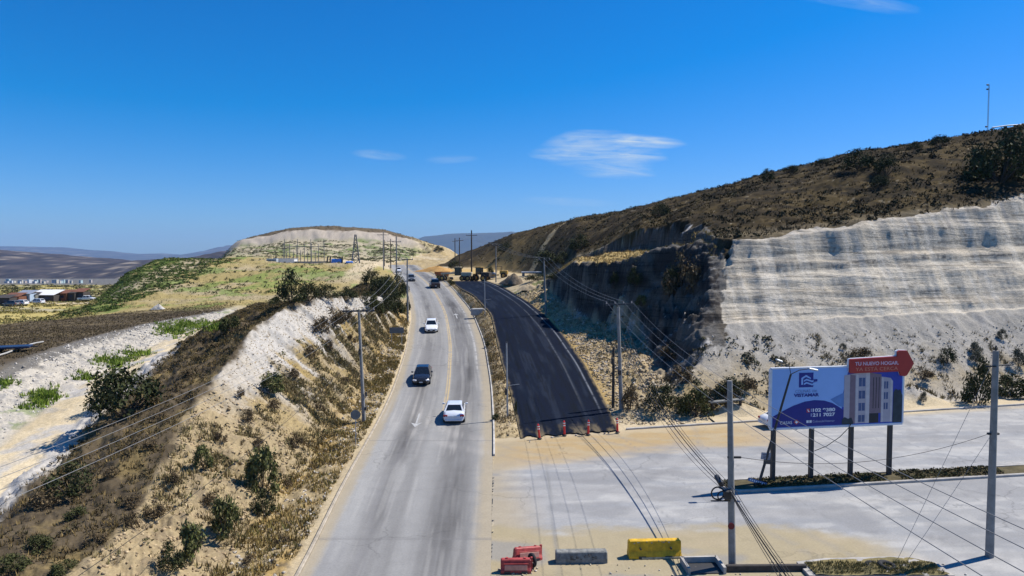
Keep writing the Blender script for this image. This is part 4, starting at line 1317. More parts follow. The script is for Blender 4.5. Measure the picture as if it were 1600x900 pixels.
def pole(name, label, cat, u, v, vtop, r0=.16, r1=.10, m='concrete', arm=None, lean=(0, 0), extras=(), group=None, sink=.3, y1=420, loc=None, height=None):
    p = Vector(loc) if loc is not None else place(u, v, y1=y1)
    h = height if height else px_h(p.y, v, vtop)
    t = thing(name, label, cat, p, 0, group)
    top = Vector((lean[0], lean[1], h))
    MB().tube((0, 0, -sink), top, r0, r1, n=12).build('shaft', K[m], t)
    att = []
    if arm:
        z, w, az, n = arm
        c = top * (z / h)
        d = Vector((math.cos(az), math.sin(az), 0))
        a = MB().box(c + Vector((0, 0, 0)) + d.cross(Vector((0, 0, 1))) * (r0 * .9), (w, .11, .13), rz=az).build('crossarm', K['wood'] if m == 'wood' else K['steel_dark'], t)
        for i in range(n):
            s = (-.47 + .94 * i / max(n - 1, 1)) * w
            q = c + d * s + d.cross(Vector((0, 0, 1))) * (r0 * .9)
            MB().tube(q + Vector((0, 0, .06)), q + Vector((0, 0, .26)), .05, .035, n=8).build('insulator', K['porcelain'], a)
            att.append(p + q + Vector((0, 0, .26)))
    for (nm, c, s, mm) in extras:
        MB().box(c, s, bevel=min(s) * .2).build(nm, K[mm], t)
    return t, p, p + top, att


UG = 'utility poles along the road'
armA = math.radians(12)
PA = pole('utility_pole', 'tall concrete utility pole with crossarm, foot of the chalky left cutting', 'utility pole', 569, 660, 483, .17, .10, 'concrete', (9.4, 2.6, armA, 4), lean=(-.35, 0),
          extras=[('junction_box', (-.28, -.1, 6.0), (.2, .2, .5), 'steel_dark'), ('junction_box', (.2, -.05, 2.4), (.16, .2, .4), 'steel_dark'), ('junction_box', (.16, -.12, 1.2), (.14, .16, .3), 'steel_dark')])
PB = pole('utility_pole', 'slim concrete pole on the left kerb below the dark roadside shrubs', 'utility pole', 637, 503, 404, .15, .10, 'concrete', (9.0, 1.6, 0.2, 3))
PC = pole('utility_pole', 'concrete pole with short crossarm beside the dark grey car', 'utility pole', 626, 446, 383, .17, .12, 'concrete', (9.8, 2.0, .2, 3), loc=(float(ML(150)) - 1.6, 150, float(hz(float(ML(150)) - 1.6, 150))), height=11.0)
PD = pole('utility_pole', 'concrete pole with long crossarm near the white car on the bend', 'utility pole', 0, 0, 0, .18, .13, 'concrete', (11.0, 3.6, 0.05, 4), loc=(float(ML(212)) - 3, 212, hz(float(ML(212)) - 3, 212)), height=12)
PE = pole('utility_pole', 'dark timber pole on the sandy pad behind the bend', 'utility pole', 0, 0, 0, .2, .14, 'wood', (10.5, 2.6, .1, 3), loc=(-46.5, 262, hz(-46.5, 262)), height=11.5)
PE2 = pole('utility_pole', 'dark timber pole on the sandy pad nearest the lattice tower', 'utility pole', 0, 0, 0, .2, .14, 'wood', (9.5, 3.2, .1, 3), loc=(-56.0, 300, hz(-56.0, 300)), height=11.5)

PR5 = pole('utility_pole', 'tall dark timber pole with crossarm, behind the loader', 'utility pole', 0, 0, 0, .24, .16, 'wood', (10.8, 3.0, .1, 3), loc=(-11.0, 186, hz(-11.0, 186)), height=12.2)
PR6 = pole('utility_pole', 'timber pole with crossarm rising behind the grader and the orange dirt heap', 'utility pole', 0, 0, 0, .22, .14, 'wood', (9.6, 2.6, .1, 3), loc=(-17.5, 228, hz(-17.5, 228)), height=10.5)
PR7 = pole('utility_pole', 'thin timber pole at the orange dirt heap, farthest along the new road', 'utility pole', 0, 0, 0, .2, .14, 'wood', (9.8, 2.2, .1, 3), loc=(-21.5, 258, hz(-21.5, 258)), height=11)
PR4 = pole('utility_pole', 'grey concrete pole on the verge by the dirt heap past the asphalt bend', 'utility pole', 775, 441, 385, .15, .10, 'concrete', (8.2, 1.8, .25, 3))
PR3 = pole('utility_pole', 'grey concrete pole at the asphalt edge before the shaded cutting', 'utility pole', 853, 492, 405, .16, .10, 'concrete', (7.9, 1.7, .3, 3), lean=(-.3, 0))
PR2 = pole('utility_pole', 'tall concrete pole with crossarm below the shaded cutting, beside a short stump', 'utility pole', 971, 640, 478, .19, .12, 'concrete', (9.2, 2.6, .35, 4), lean=(-.35, 0),
           extras=[('junction_box', (-.2, -.12, 3.3), (.3, .3, .5), 'steel_dark')])
PS = pole('timber_post', 'short dark timber post beside the tall concrete pole', 'post', 958, 637, 541, .14, .11, 'wood', extras=[('junction_box', (-.1, -.1, 4.2), (.24, .24, .55), 'steel_dark')])
PN = pole('utility_pole', 'bare concrete pole carrying the cable bundle, beside the yellow barrier', 'utility pole', 1150, 897, 596, .17, .115, 'concrete', None, lean=(-.25, 0),
          extras=[('junction_box', (-.32, -.15, 3.4), (.35, .3, .45), 'steel_dark'), ('bracket', (0, -.02, 5.05), (.62, .08, .10), 'steel_dark'), ('bracket', (-.5, -.1, 3.1), (1.1, .05, .05), 'steel_dark')],
          loc=(9.95, 30.2, -.05), height=8.5)
hp_ = PN[0]
MB().torus((-.75, -.12, 3.45), .28, .035, 'y').build('cable_coil', K['cable'], hp_)
MB().torus((-.55, -.2, 3.35), .22, .03, 'y').build('cable_coil', K['cable'], hp_)
_s = MB()
_s.tube((-.16, -.25, 2.0), (-.16, -.22, 2.0), .15, n=12)
_s.build('round_sign', mat('sign_red', (.14, .012, .02), .5), hp_)
PO = pole('utility_pole', 'bare concrete pole standing on the pale corner by the tyres', 'utility pole', 1560, 878, 547, .185, .125, 'concrete', None, lean=(-.02, 0),
          extras=[('spike', (-.02, 0, 9.75), (.06, .06, .4), 'steel_dark'), ('bracket', (-.02, 0, 5.85), (.55, .12, .10), 'steel_dark'), ('bracket', (.32, -.05, 9.05), (.6, .06, .06), 'steel_dark'), ('bracket', (-.3, -.1, 9.0), (.5, .06, .06), 'steel_dark')],
          loc=(22.25, 31.2, -.05), height=9.7)
# the pole out of view that takes the wires on
PZ = pole('utility_pole', 'concrete pole the wires run on to, beyond the cable bundle', 'utility pole', 0, 0, 0, .18, .12, 'concrete', (9.0, 2.6, .35, 4), loc=(8.3, 8.5, -.05), height=9.3)
PY_ = pole('utility_pole', 'concrete pole at the near end of the left wires', 'utility pole', 0, 0, 0, .18, .12, 'concrete', (9.3, 2.6, .25, 4), loc=(-13.4, -3.5, 0), height=9.6)


# lamp posts on the strip between the roads
def lamp_post(u, v, vtop, label, arm_dx, box=True):
    p = place(u, v); h = px_h(p.y, v, vtop)
    t = thing('lamp_post', label, 'lamp post', p)
    MB().tube((0, 0, -.2), (-.08, 0, h), .085, .06, n=10).build('shaft', K['steel_grey'], t)
    MB().tube((-.04, 0, h * .42), (arm_dx, 0, h * .44), .025, n=6).build('arm', K['steel_grey'], t)
    MB().box((-.08, 0, h + .03), (.16, .16, .08), bevel=.02).build('cap', K['steel_dark'], t)
    if box:
        MB().box((-.13, -.06, h * .34), (.2, .2, .55), bevel=.03).build('control_box', K['steel_dark'], t)
    return t


lamp_post(793, 651, 534, 'slim grey post with dark control box, on the verge by the red delineators', 1.0)
lamp_post(758, 492, 436, 'slim grey post beside the concrete block on the verge', .9, False)


# ------------------------------------------------------------------ wires
def wire(a, b, sag, r, m, label, group, n=26, name='overhead_wire'):
    a, b = Vector(a), Vector(b)
    pts = [a.lerp(b, i / n) - Vector((0, 0, 4 * sag * (i / n) * (1 - i / n))) for i in range(n + 1)]
    o = MB().path(pts, r, 4).build(name, K[m])
    return tag(o, label, 'wire', group)


GL = 'wires over the left cutting'
for i in range(4):
    wire(PA[3][i], PY_[3][i], 1.6, .009, 'bare_wire', 'pale thin overhead wire crossing the tan cutting on the left of the road', GL)
wire(PA[1] + Vector((-.1, 0, 6.2)), PY_[1] + Vector((0, 0, 6.0)), 1.8, .014, 'cable', 'dark low cable sagging along the left cutting beside the road', None)
for k in range(3):
    wire(PA[3][k + 1], PB[3][k], .9, .014, 'bare_wire', 'thin wire strung over the dark shrubs left of the road', 'wires over the left shrubs')
    wire(PB[3][k], PC[3][k], .7, .014, 'bare_wire', 'thin wire strung between the poles of the left kerb', 'wires along the left kerb')
    wire(PC[3][k], PD[3][k], .7, .015, 'bare_wire', 'thin wire strung between the poles near the bend', 'wires near the bend')
    wire(PD[3][k], PE[3][k], .7, .016, 'bare_wire', 'thin wire running to the timber pole on the sandy pad', 'wires to the sandy pad')
    wire(PR7[3][k], PR6[3][k], .5, .016, 'bare_wire', 'thin wire between the timber poles over the orange dirt', 'wires over the orange dirt')
    wire(PR6[3][k], PR5[3][k], .6, .016, 'bare_wire', 'thin wire above the grader and loader', 'wires above the machines')
    wire(PR5[3][k], PR4[3][k], .6, .015, 'bare_wire', 'thin wire above the end of the new asphalt', 'wires at the end of the asphalt')
    wire(PR4[3][k], PR3[3][k], .6, .014, 'bare_wire', 'thin wire along the right edge of the asphalt', 'wires along the asphalt')
    wire(PR3[3][k], PR2[3][k], .8, .014, 'bare_wire', 'thin wire in front of the shaded cutting', 'wires before the shaded cutting')
for k in range(4):
    wire(PR2[3][k], PZ[3][k], 1.0 + .12 * k, .010, 'bare_wire', 'thin bare wire slanting across the cross road and billboard', 'wires across the cross road', 34)
ca0 = PR2[1] + Vector((0, -.2, 6.0)); ca1 = PN[1] + Vector((-.2, -.2, 3.55)); ca2 = PZ[1] + Vector((-.1, -.1, 4.3))
for i, (dz, r) in enumerate(((0, .030), (.22, .018), (-.25, .022), (.5, .014), (-.5, .014))):
    o = Vector((.05 * i, 0, dz))
    wire(ca0 + o * 2.4, ca1 + o * .5, .9 + .12 * i, r, 'cable', 'black cable of the bundle running down to the bare concrete pole', 'cable bundle')
    wire(ca1 + o * .5, ca2 + o * 1.2, .55 + .08 * i, r, 'cable', 'black cable of the bundle slanting from the bare concrete pole over the sand', 'cable bundle by the drain')
sl_ = MB().tube(ca0.lerp(ca1, .93) + Vector((0, 0, -.2)), ca0.lerp(ca1, .955) + Vector((0, 0, -.25)), .13, n=10).build('splice_case', K['steel_dark'])
tag(sl_, 'black splice case hanging in the cable bundle by the pole', 'splice case')
wire(PN[1] + Vector((.25, 0, 5.05)), PO[1] + Vector((-.2, 0, 5.85)), .75, .011, 'cable', 'thin cable sagging between the two bare poles, in front of the billboard', None, 30)
wire(PO[1] + Vector((-.2, 0, 9.1)), (17.6, 30.6, .1), .02, .011, 'bare_wire', 'guy wire slanting down from the corner pole to the dry planter', None, 10, 'guy_wire')
wire(PO[1] + Vector((-.1, 0, 5.8)), (17.9, 30.4, .1), .02, .011, 'bare_wire', 'lower guy wire slanting from the corner pole to the tyres', None, 10, 'guy_wire')


# ------------------------------------------------------------------ text
def text(s, width, height, x, z, y, m, parent, bold=0.0, name='lettering', align=0):
    cu = bpy.data.curves.new('txt', 'FONT'); cu.body = s; cu.offset = bold; cu.extrude = .004
    to = bpy.data.objects.new('txt', cu); C.objects.link(to)
    dg = bpy.context.evaluated_depsgraph_get()
    me = bpy.data.meshes.new_from_object(to.evaluated_get(dg))
    bpy.data.objects.remove(to)
    vs = np.array([v.co[:] for v in me.vertices])
    lo, hi = vs.min(0), vs.max(0)
    sx = width / (hi[0] - lo[0]); sz = height / (hi[1] - lo[1])
    for v in me.vertices:
        c = v.co.copy()
        v.co = (x + (c.x - lo[0]) * sx, y - c.z * .5, z + (c.y - lo[1]) * sz)
    me.materials.clear(); me.materials.append(m)
    me.name = name
    o = bpy.data.objects.new(name, me); C.objects.link(o); o.parent = parent
    return o


# ------------------------------------------------------------------ billboard
p0 = np.array([16.0, medF(16.0) + 1.0]); p1 = np.array([24.1, medF(24.1) + 1.0])
ang = math.atan2(p1[1] - p0[1], p1[0] - p0[0])
PW, PH, PZ0 = 8.85, 3.6, 3.42
org = Vector((15.75, float(medF(15.75) + 1.0), .12))
BBD = thing('billboard', 'blue housing billboard with red arrow on four dark posts in the median', 'billboard', org, ang)
for x in (.30, 2.85, 5.55, 8.25):
    MB().box((x, .22, 2.1 + .0), (.22, .24, 5.2)).box((x, .22, 4.6), (.12, .12, 4.0)).build('post', K['steel_dark'], BBD)
panel = MB().box((PW / 2, 0, PZ0 + PH / 2), (PW, .12, PH)).build('panel', mat('print_sky_blue', (.26, .44, .80), .55, amt=.05, scale=.6), BBD)
fr = MB()
fr.box((PW / 2, .04, PZ0 - .06), (PW + .06, .26, .12)); fr.box((PW / 2, .05, PZ0 + PH + .04), (PW + .06, .22, .08))
fr.box((-.05, .05, PZ0 + PH / 2), (.10, .24, PH - .01)); fr.box((PW + .05, .05, PZ0 + PH / 2), (.10, .24, PH - .01))
fr.build('frame', mat('frame_white', (.62, .64, .68), .5), BBD)
fx = lambda x: (x - 170) / 815 * PW
fz = lambda y: PZ0 + (490 - y) / 350 * PH


def printed(name, poly, layer, m):
    y = -.06 - .004 * layer
    pts = [(min(max(fx(a), .015), PW - .015), min(max(fz(b), PZ0 + .015), PZ0 + PH - .015)) for a, b in poly]
    return MB().prism(pts, y, y + .003).build(name, m, panel)


navyp = mat('print_navy', (.008, .016, .20), .5, amt=.08); deep = mat('print_deep_blue', (.02, .045, .36), .5, amt=.25, scale=.8)
logoc = mat('print_logo_blue', (.012, .022, .22), .5)
wht = mat('print_white', (.72, .74, .80), .5); pale = mat('print_pale', (.36, .40, .62), .5)
wallA = mat('print_wall_light', (.40, .36, .40), .6, amt=.08); wallB = mat('print_wall_mauve', (.20, .14, .17), .6, amt=.12); wallC = mat('print_wall_pale', (.52, .47, .48), .6)
glassp = mat('print_window', (.05, .085, .20), .4, amt=.2); darkp = mat('print_dark', (.018, .018, .025), .6); treep = mat('print_tree', (.02, .035, .05), .6, amt=.4, scale=3)
printed('printed_sky', [(640, 143), (980, 143), (980, 487), (600, 487), (600, 330)], 1, deep)
hillp = [(175, 487), (175, 422), (230, 393), (300, 360), (370, 338), (430, 331), (490, 336), (540, 352), (580, 376), (620, 404), (640, 487)]
printed('printed_hill', hillp, 2, navyp)
printed('printed_roof_slope', [(528, 330), (612, 292), (612, 380), (580, 372)], 3, mat('print_mid_blue', (.10, .22, .50), .5))
printed('printed_facade', [(612, 188), (680, 178), (770, 172), (770, 482), (612, 482)], 4, wallA)
printed('printed_facade', [(770, 176), (846, 188), (846, 424), (770, 424)], 4, wallB)
printed('printed_facade', [(846, 202), (905, 212), (920, 232), (920, 480), (846, 480)], 4, wallA)
printed('printed_column', [(648, 184), (682, 190), (682, 482), (648, 482)], 5, wallB)
printed('printed_column', [(748, 178), (772, 176), (772, 482), (748, 482)], 6, wallC)
printed('printed_column', [(686, 180), (700, 188), (700, 482), (686, 482)], 6, wallC)
printed('printed_column', [(848, 206), (860, 210), (860, 480), (848, 480)], 6, wallC)
printed('printed_column', [(905, 222), (919, 230), (919, 480), (905, 480)], 6, wallC)
printed('printed_entrance', [(772, 424), (832, 424), (832, 482), (772, 482)], 5, darkp)
for (y0, y1) in ((205, 258), (284, 332), (358, 406), (432, 474)):
    for (x0, x1) in ((704, 722), (725, 744)):
        printed('printed_window', [(x0, y0), (x1, y0), (x1, y1), (x0, y1)], 5, glassp)
for (y0, y1) in ((232, 276), (298, 340), (362, 402)):
    for (x0, x1) in ((864, 874), (878, 890)):
        printed('printed_window', [(x0, y0), (x1, y0), (x1, y1), (x0, y1)], 5, glassp)
for i in range(6):
    printed('printed_slat', [(785 + 9 * i, 205), (789 + 9 * i, 205), (789 + 9 * i, 395), (785 + 9 * i, 395)], 5, darkp if i % 2 else wallB)
printed('printed_tree', [(925, 300), (940, 278), (955, 290), (968, 282), (982, 320), (982, 486), (922, 486)], 5, treep)
printed('printed_tree', [(602, 455), (618, 440), (640, 452), (660, 444), (672, 470), (672, 486), (602, 486)], 7, treep)
# house and wave emblem
printed('emblem', [(332, 165), (420, 165), (420, 206), (332, 206)], 3, logoc)
printed('emblem', [(332, 206), (420, 206), (420, 252), (332, 252)], 3, logoc)
printed('emblem_house', [(346, 236), (346, 196), (375, 178), (404, 196), (404, 204), (375, 190), (357, 200), (357, 236)], 4, mat('print_emblem_light', (.26, .44, .80), .55))
emblem_l = MATS['print_emblem_light']
wv = lambda y: [(362, y + 4), (378, y - 4), (396, y + 2), (412, y + 8), (428, y + 2), (444, y), (444, y + 10), (428, y + 12), (412, y + 18), (396, y + 12), (378, y + 6), (362, y + 14)]
printed('emblem_wave', wv(205), 5, emblem_l); printed('emblem_wave', wv(224), 5, emblem_l)
printed('emblem_wave', [(420, 206), (444, 205), (444, 218), (420, 222)], 6, logoc)


def ptext(s, x0, x1, y0, y1, m, layer=5, bold=0.0):
    text(s, fx(x1) - fx(x0), fz(y0) - fz(y1), fx(x0), fz(y1), -.06 - .004 * layer, m, panel, bold)


ptext('COLINAS', 311, 402, 266, 284, mat('print_grey_blue', (.14, .22, .46), .5), 4)
ptext('DE', 416, 444, 270, 283, MATS['print_grey_blue'], 4)
ptext('VISTAMAR', 302, 457, 289, 309, logoc, 4, .045)
ptext('102 9380', 420, 558, 381, 402, wht, 5, .03)
ptext('211 7027', 420, 558, 410, 431, wht, 5, .03)
ptext('CASAS', 221, 294, 451, 469, wht, 5)
ptext('ColinasdeVistamar', 420, 556, 452, 465, pale, 5)
printed('phone_icon', [(382, 381), (402, 381), (402, 404), (382, 404)], 4, mat('print_red', (.42, .035, .05), .5))
printed('phone_glyph', [(387, 386), (391, 384), (393, 391), (397, 396), (399, 394), (400, 399), (395, 401), (388, 395)], 5, wht)
for y0 in (382, 411):
    for dy in (0, 10):
        printed('small_print', [(408, y0 + dy), (415, y0 + dy), (415, y0 + dy + 7), (408, y0 + dy + 7)], 5, pale)
printed('diamond_logo', [(321, 443), (341, 459), (321, 475), (303, 459)], 4, MATS['print_red'])
printed('diamond_logo', [(321, 450), (332, 459), (321, 468), (311, 459)], 5, wht)
for x0 in (382, 400):
    printed('social_icon', [(x0, 451), (x0 + 14, 451), (x0 + 14, 466), (x0, 466)], 5, wht)
# red arrow board
red = mat('print_arrow_red', (.40, .030, .022), .55, amt=.08)
ax = lambda x: fx(x)
az_ = lambda y: PZ0 + (490 - y) / 350 * PH
ap_ = [(642, 175), (636, 168), (636, 96), (642, 90), (936, 80), (936, 52), (948, 45), (998, 47), (1043, 125), (1000, 197), (985, 202), (960, 198), (950, 172)]
AB = MB().prism([(ax(a), az_(b)) for a, b in ap_], -.20, -.10).build('arrow_board', red, BBD)
ed = MB().prism([(ax(a) - .02, az_(b) + .03) for a, b in ap_], -.098, .06).build('arrow_board_case', MATS['frame_white'], BBD)
text('TU NUEVO HOGAR,', ax(944) - ax(668), az_(107) - az_(133), ax(668), az_(133), -.204, mat('print_pink', (.62, .42, .50), .5), AB, .03)
text('YA ESTÁ CERCA', ax(940) - ax(672), az_(136) - az_(162), ax(672), az_(162), -.204, mat('print_salmon', (.60, .22, .14), .5), AB)
MB().path([(2.9, -.05, 1.9), (3.6, -.2, 2.2), (4.4, -.3, 2.75), (5.1, -.2, 3.3), (5.35, -.05, 3.5)], .022).build('power_lead', K['cable'], BBD)

# ------------------------------------------------------------------ leaning double lamp with street signs
lp = Vector((14.85, float(medF(14.85) + .75), .12))
LMP = thing('street_lamp', 'leaning dark double street lamp with small signs, beside the billboard', 'street lamp', lp)
topl = Vector((1.75, -.35, 6.85))
MB().tube((0, 0, -.2), topl, .085, .06, n=10).build('pole', K['steel_dark'], LMP)
MB().box((0, 0, .12), (.35, .35, .28), bevel=.03).build('base', K['steel_dark'], LMP)
a1 = topl + Vector((1.15, .1, .32)); a2 = topl + Vector((-.55, .05, .75))
MB().path([topl, topl + Vector((.5, 0, .25)), a1], .028).build('arm', K['steel_dark'], LMP)
MB().path([topl, topl + Vector((-.1, 0, .5)), a2], .022).build('arm', K['steel_dark'], LMP)
MB().box(a1 + Vector((.2, 0, -.04)), (.6, .26, .12), ry=.2, bevel=.04).build('lamp_head', K['zinc'], LMP)
MB().box(a2 + Vector((-.14, 0, .06)), (.42, .22, .12), ry=.35, bevel=.04).build('lamp_head', K['zinc'], LMP)
sg = MB().box((.42, -.14, 1.85), (.62, .03, .42), rz=.2, ry=.12).build('notice_sign', mat('sign_grey', (.22, .23, .27), .5, amt=.3), LMP)
MB().box((.52, -.14, 1.5), (.5, .03, .26), rz=.2, ry=.12).build('notice_sign', K['steel_dark'], LMP)
for k in range(3):
    MB().box((.42 + .02 * k, -.162, 1.95 - .1 * k), (.42, .004, .035), rz=.2, ry=.12).build('sign_line', mat('sign_ink', (.05, .05, .07), .6), sg)
st_ = MB().box((-.05, -.14, .28), (1.15, .03, .2), rz=0, ry=.3).build('street_name_sign', mat('sign_blue', (.10, .17, .34), .5), LMP)
for k in range(8):
    x = -.45 + .125 * k
    MB().box((-.05 + x * math.cos(.3), -.158, .28 - x * math.sin(.3)), (.07, .004, .09), ry=.3).build('sign_character', K['reflect'], st_)


# ------------------------------------------------------------------ small signs left of the road
p = place(556, 696)
t = thing('stop_sign', 'grey back of an octagonal sign on a thin post, below the left utility pole', 'road sign', p, .15)
hh = px_h(p.y, 696, 648)
MB().box((0, 0, hh / 2), (.06, .05, hh + .3)).build('post', K['zinc'], t)
MB().prism([(.38 * math.cos(a), hh + .05 + .38 * math.sin(a)) for a in [math.pi / 8 + k * math.pi / 4 for k in range(8)]], -.04, -.055).build('plate', mat('sign_back', (.16, .165, .165), .6, amt=.2), t)
p = place(620, 538)
t = thing('direction_sign', 'wide grey sign panel on two thin posts on the left bank', 'road sign', p, .1)
hh = px_h(p.y, 538, 514)
for x in (-.62, .62):
    MB().box((x, 0, hh / 2 - .2), (.06, .06, hh + .4)).build('post', K['zinc'], t)
MB().box((0, -.05, hh - .15), (1.75, .03, .72)).build('plate', mat('sign_slate', (.13, .145, .155), .6, amt=.15), t)

# ------------------------------------------------------------------ concrete block on the verge
p = place(746, 492)
t = thing('concrete_block', 'pale concrete block on the verge between the two roads', 'concrete block', p, .25)
MB().box((0, 0, .45), (1.9, .9, 1.0), bevel=.05).build('block', mat('block_conc', (.36, .35, .33), .9, amt=.25), t)
MB().box((.95, -.1, .40), (.5, .7, .8), bevel=.04).build('end_piece', mat('block_pale', (.50, .49, .46), .9, amt=.2), t)
MB().box((0, 0, .97), (1.6, .7, .06), bevel=.02).build('lid', mat('block_lid', (.42, .41, .385), .9, amt=.2), t)

# ------------------------------------------------------------------ delineators at the end of the asphalt
for (u, v, ln) in ((843, 686, -.10), (882, 681, -.04), (919, 680, 0.02), (965, 677, -.05)):
    d = ray(u, v); Y = (CAMH - .03) / -d[2] * d[1]; X = d[0] / d[1] * Y
    t = thing('delineator_post', 'red delineator post with white bands at the end of the new asphalt', 'delineator', (X, Y, float(ZB(Y)) + .03), 0, 'red delineators', ry=ln)
    MB().tube((0, 0, 0), (0, 0, .08), .2, .12, n=12).build('base', K['rubber'], t)
    MB().tube((0, 0, .06), (0, 0, 1.10), .085, .075, n=12).build('post', K['orange_red'], t)
    for z in (.74, .92):
        MB().tube((0, 0, z), (0, 0, z + .08), .088, n=12, caps=False).build('reflective_band', K['reflect'], t)
    MB().tube((0, 0, 1.10), (0, 0, 1.16), .05, .03, n=10).build('cap', K['orange_red'], t)


# ------------------------------------------------------------------ barriers
def ground_at(u, v, z=0.01):
    d = ray(u, v); tt = (z - CAMH) / d[2]
    return Vector((d[0] * tt, d[1] * tt, z))


def jersey(L, H_, wb, wt, bev=.03):
    prof_ = [(-wb / 2, 0), (wb / 2, 0), (wb / 2, .12), (wt / 2 + .05, H_ * .42), (wt / 2, H_ - bev), (wt / 2 - bev, H_), (-wt / 2 + bev, H_), (-wt / 2, H_ - bev), (-wt / 2 - .05, H_ * .42), (-wb / 2, .12)]
    mb = MB(); rings = []
    for x in (-L / 2, -L / 2 + .06, -L * .2, L * .2, L / 2 - .06, L / 2):
        k = .93 if abs(abs(x) - L / 2) < 1e-6 else 1
        rings.append([(x, p_[0] * k, p_[1] * (k if p_[1] > .2 else 1)) for p_ in prof_])
    return loft(mb, rings, smooth=False)


p = ground_at(1022, 869)
t = thing('yellow_barrier', 'yellow painted concrete barrier at the sandy edge of the cross road', 'barrier', p, .05)
jersey(2.45, .80, .58, .30).build('body', K['yellow'], t)
for x in (-.70, .72):
    MB().tube((x, -.30, .47), (x, -.19, .47), .045, n=10).build('lifting_hole', K['steel_dark'], t)
for x in (-.62, .62):
    MB().box((x, -.292, .07), (.34, .012, .11)).build('fork_slot', K['steel_dark'], t)
for k in range(9):
    MB().box((random.uniform(-1.1, 1.1), -.165 - random.uniform(0, .01), .74 + random.uniform(-.05, .05)), (random.uniform(.04, .14), .02, random.uniform(.02, .05)), ry=random.uniform(-.3, .3)).build('paint_chip', K['oldconc'], t)
MB().box((.3, -.30, .05), (1.9, .03, .07)).build('chipped_base', mat('chip', (.45, .40, .28), .9, amt=.4, scale=6), t)
p = ground_at(908, 877)
t = thing('concrete_barrier', 'rough grey concrete barrier, between the red and yellow barriers', 'barrier', p, .03)
jersey(2.35, .52, .52, .42, .04).build('body', K['oldconc'], t)
rk = MB()
for k in range(26):
    rk.box((random.uniform(-.5, .7), -.255 + random.uniform(-.012, .0), random.uniform(.18, .45)), (.05, .04, .03), ry=random.uniform(0, 3))
o = rk.build('pitting', mat('pit_dark', (.075, .07, .06), .95, amt=.3), t); o['kind'] = 'stuff'


def water_barrier(label, loc, rz, rx=0, ry=0, m='red_plastic'):
    t = thing('plastic_barrier', label, 'barrier', loc, rz, rx=rx, ry=ry)
    jersey(1.35, .60, .46, .22, .04).build('body', K[m], t)
    for x in (-.38, .38):
        MB().box((x, -.232, .06), (.28, .03, .09)).build('fork_slot', K['steel_dark'], t)
    MB().box((0, -.20, .43), (1.1, .04, .03), bevel=.008).build('rib', K[m], t)
    MB().box((0, -.212, .27), (1.0, .03, .24), bevel=.012).build('recess', K['red_faded'], t)
    for x in (-.4, .4):
        MB().tube((x, 0, .58), (x, 0, .64), .06, n=10).build('filler_cap', K['red_plastic'], t)
    MB().box((.70, 0, .4), (.08, .10, .5)).build('connector', K['red_plastic'], t)
    return t


water_barrier('faded red plastic barrier standing upright at the kerb end', ground_at(806, 893), .02)
water_barrier('red plastic barrier knocked askew, behind the upright one', ground_at(824, 880) + Vector((0, .25, .02)), .45, rx=-.18, ry=.12)
t = thing('tyre', 'black tyre leaning between the two red barriers', 'tyre', ground_at(831, 887) + Vector((.02, .05, .32)), .5, rx=.15)
MB().torus((0, 0, 0), .24, .09, 'x').build('tread', K['rubber'], t)
for k, (u, v, lab) in enumerate(((1366, 889, 'black tyre lying at the edge of the dry planter, half buried'), (1386, 890, 'black tyre lying flat on the planter edge under the corner pole wires'))):
    o = MB().torus((0, 0, 0), .30, .12, 'z').build('tyre', K['rubber'])
    o.location = ground_at(u, v) + Vector((0, 0, .16 if k else .10)); o.rotation_euler = (.12, .1, 0); tag(o, lab, 'tyre')

# open drain box, dark low wall and dry planter at the near edge
p = Vector((8.55, 30.0, 0))
t = thing('drain_box', 'open concrete drain box with dark inside, at the foot of the bare pole', 'drain', p, .05)
MB().box((0, .55, .10), (1.6, .12, .42)).build('wall', K['kerb_grey'], t)
MB().box((-.8, 0, .10), (.12, 1.2, .42)).build('wall', K['kerb_grey'], t)
MB().box((.8, 0, .10), (.12, 1.2, .42)).build('wall', K['kerb_grey'], t)
MB().box((0, 0, .03), (1.5, 1.1, .04)).build('floor', K['steel_dark'], t)
t = MB().box((11.3, 29.75, .12), (3.6, .18, .36), rz=.02, bevel=.03).build('low_wall', K['dark_board'])
tag(t, 'low dark wall running from the bare pole to the dry planter', 'wall')
pl = [(12.9, 29.0), (12.9, 30.35), (14.3, 30.7), (18.4, 30.95), (19.2, 30.3), (19.2, 29.0)]
vs = MB()
vs.prism(pl, 0, .16, 'z')
o = vs.build('planter_kerb', K['kerb_grey'])
o['kind'] = 'structure'
PX, PT = np.meshgrid(np.linspace(13.2, 19.0, 40), np.linspace(0, 1, 14))
PYm = 29.0 + (np.interp(PX, [13.2, 14.3, 18.3, 19.0], [30.25, 30.5, 30.75, 30.25]) - 29.0) * PT
pc = np.clip(lerp(col(.22, .18, .085), col(.13, .115, .06), np.clip(.5 + fbm(PX * 2, PYm * 2, 4, 5), 0, 1)[..., None]), 0, 1)
o = mesh_np('planter_soil', np.stack([PX, PYm, .19 + fbm(PX * 2, PYm * 2, 3, 9) * .07], -1).reshape(-1, 3), grid_faces(14, 40), M_GROUND, pc.reshape(-1, 3), smooth=True)
o['kind'] = 'structure'

# ------------------------------------------------------------------ rail and mast on the ridge
def ridge_pt(u, dy=0):
    b = (u - 800) / FPX
    Y = float(np.interp(b, NBa[:, 0], NBa[:, 3])) + dy
    return Vector((b * Y, Y, hz(b * Y, Y)))


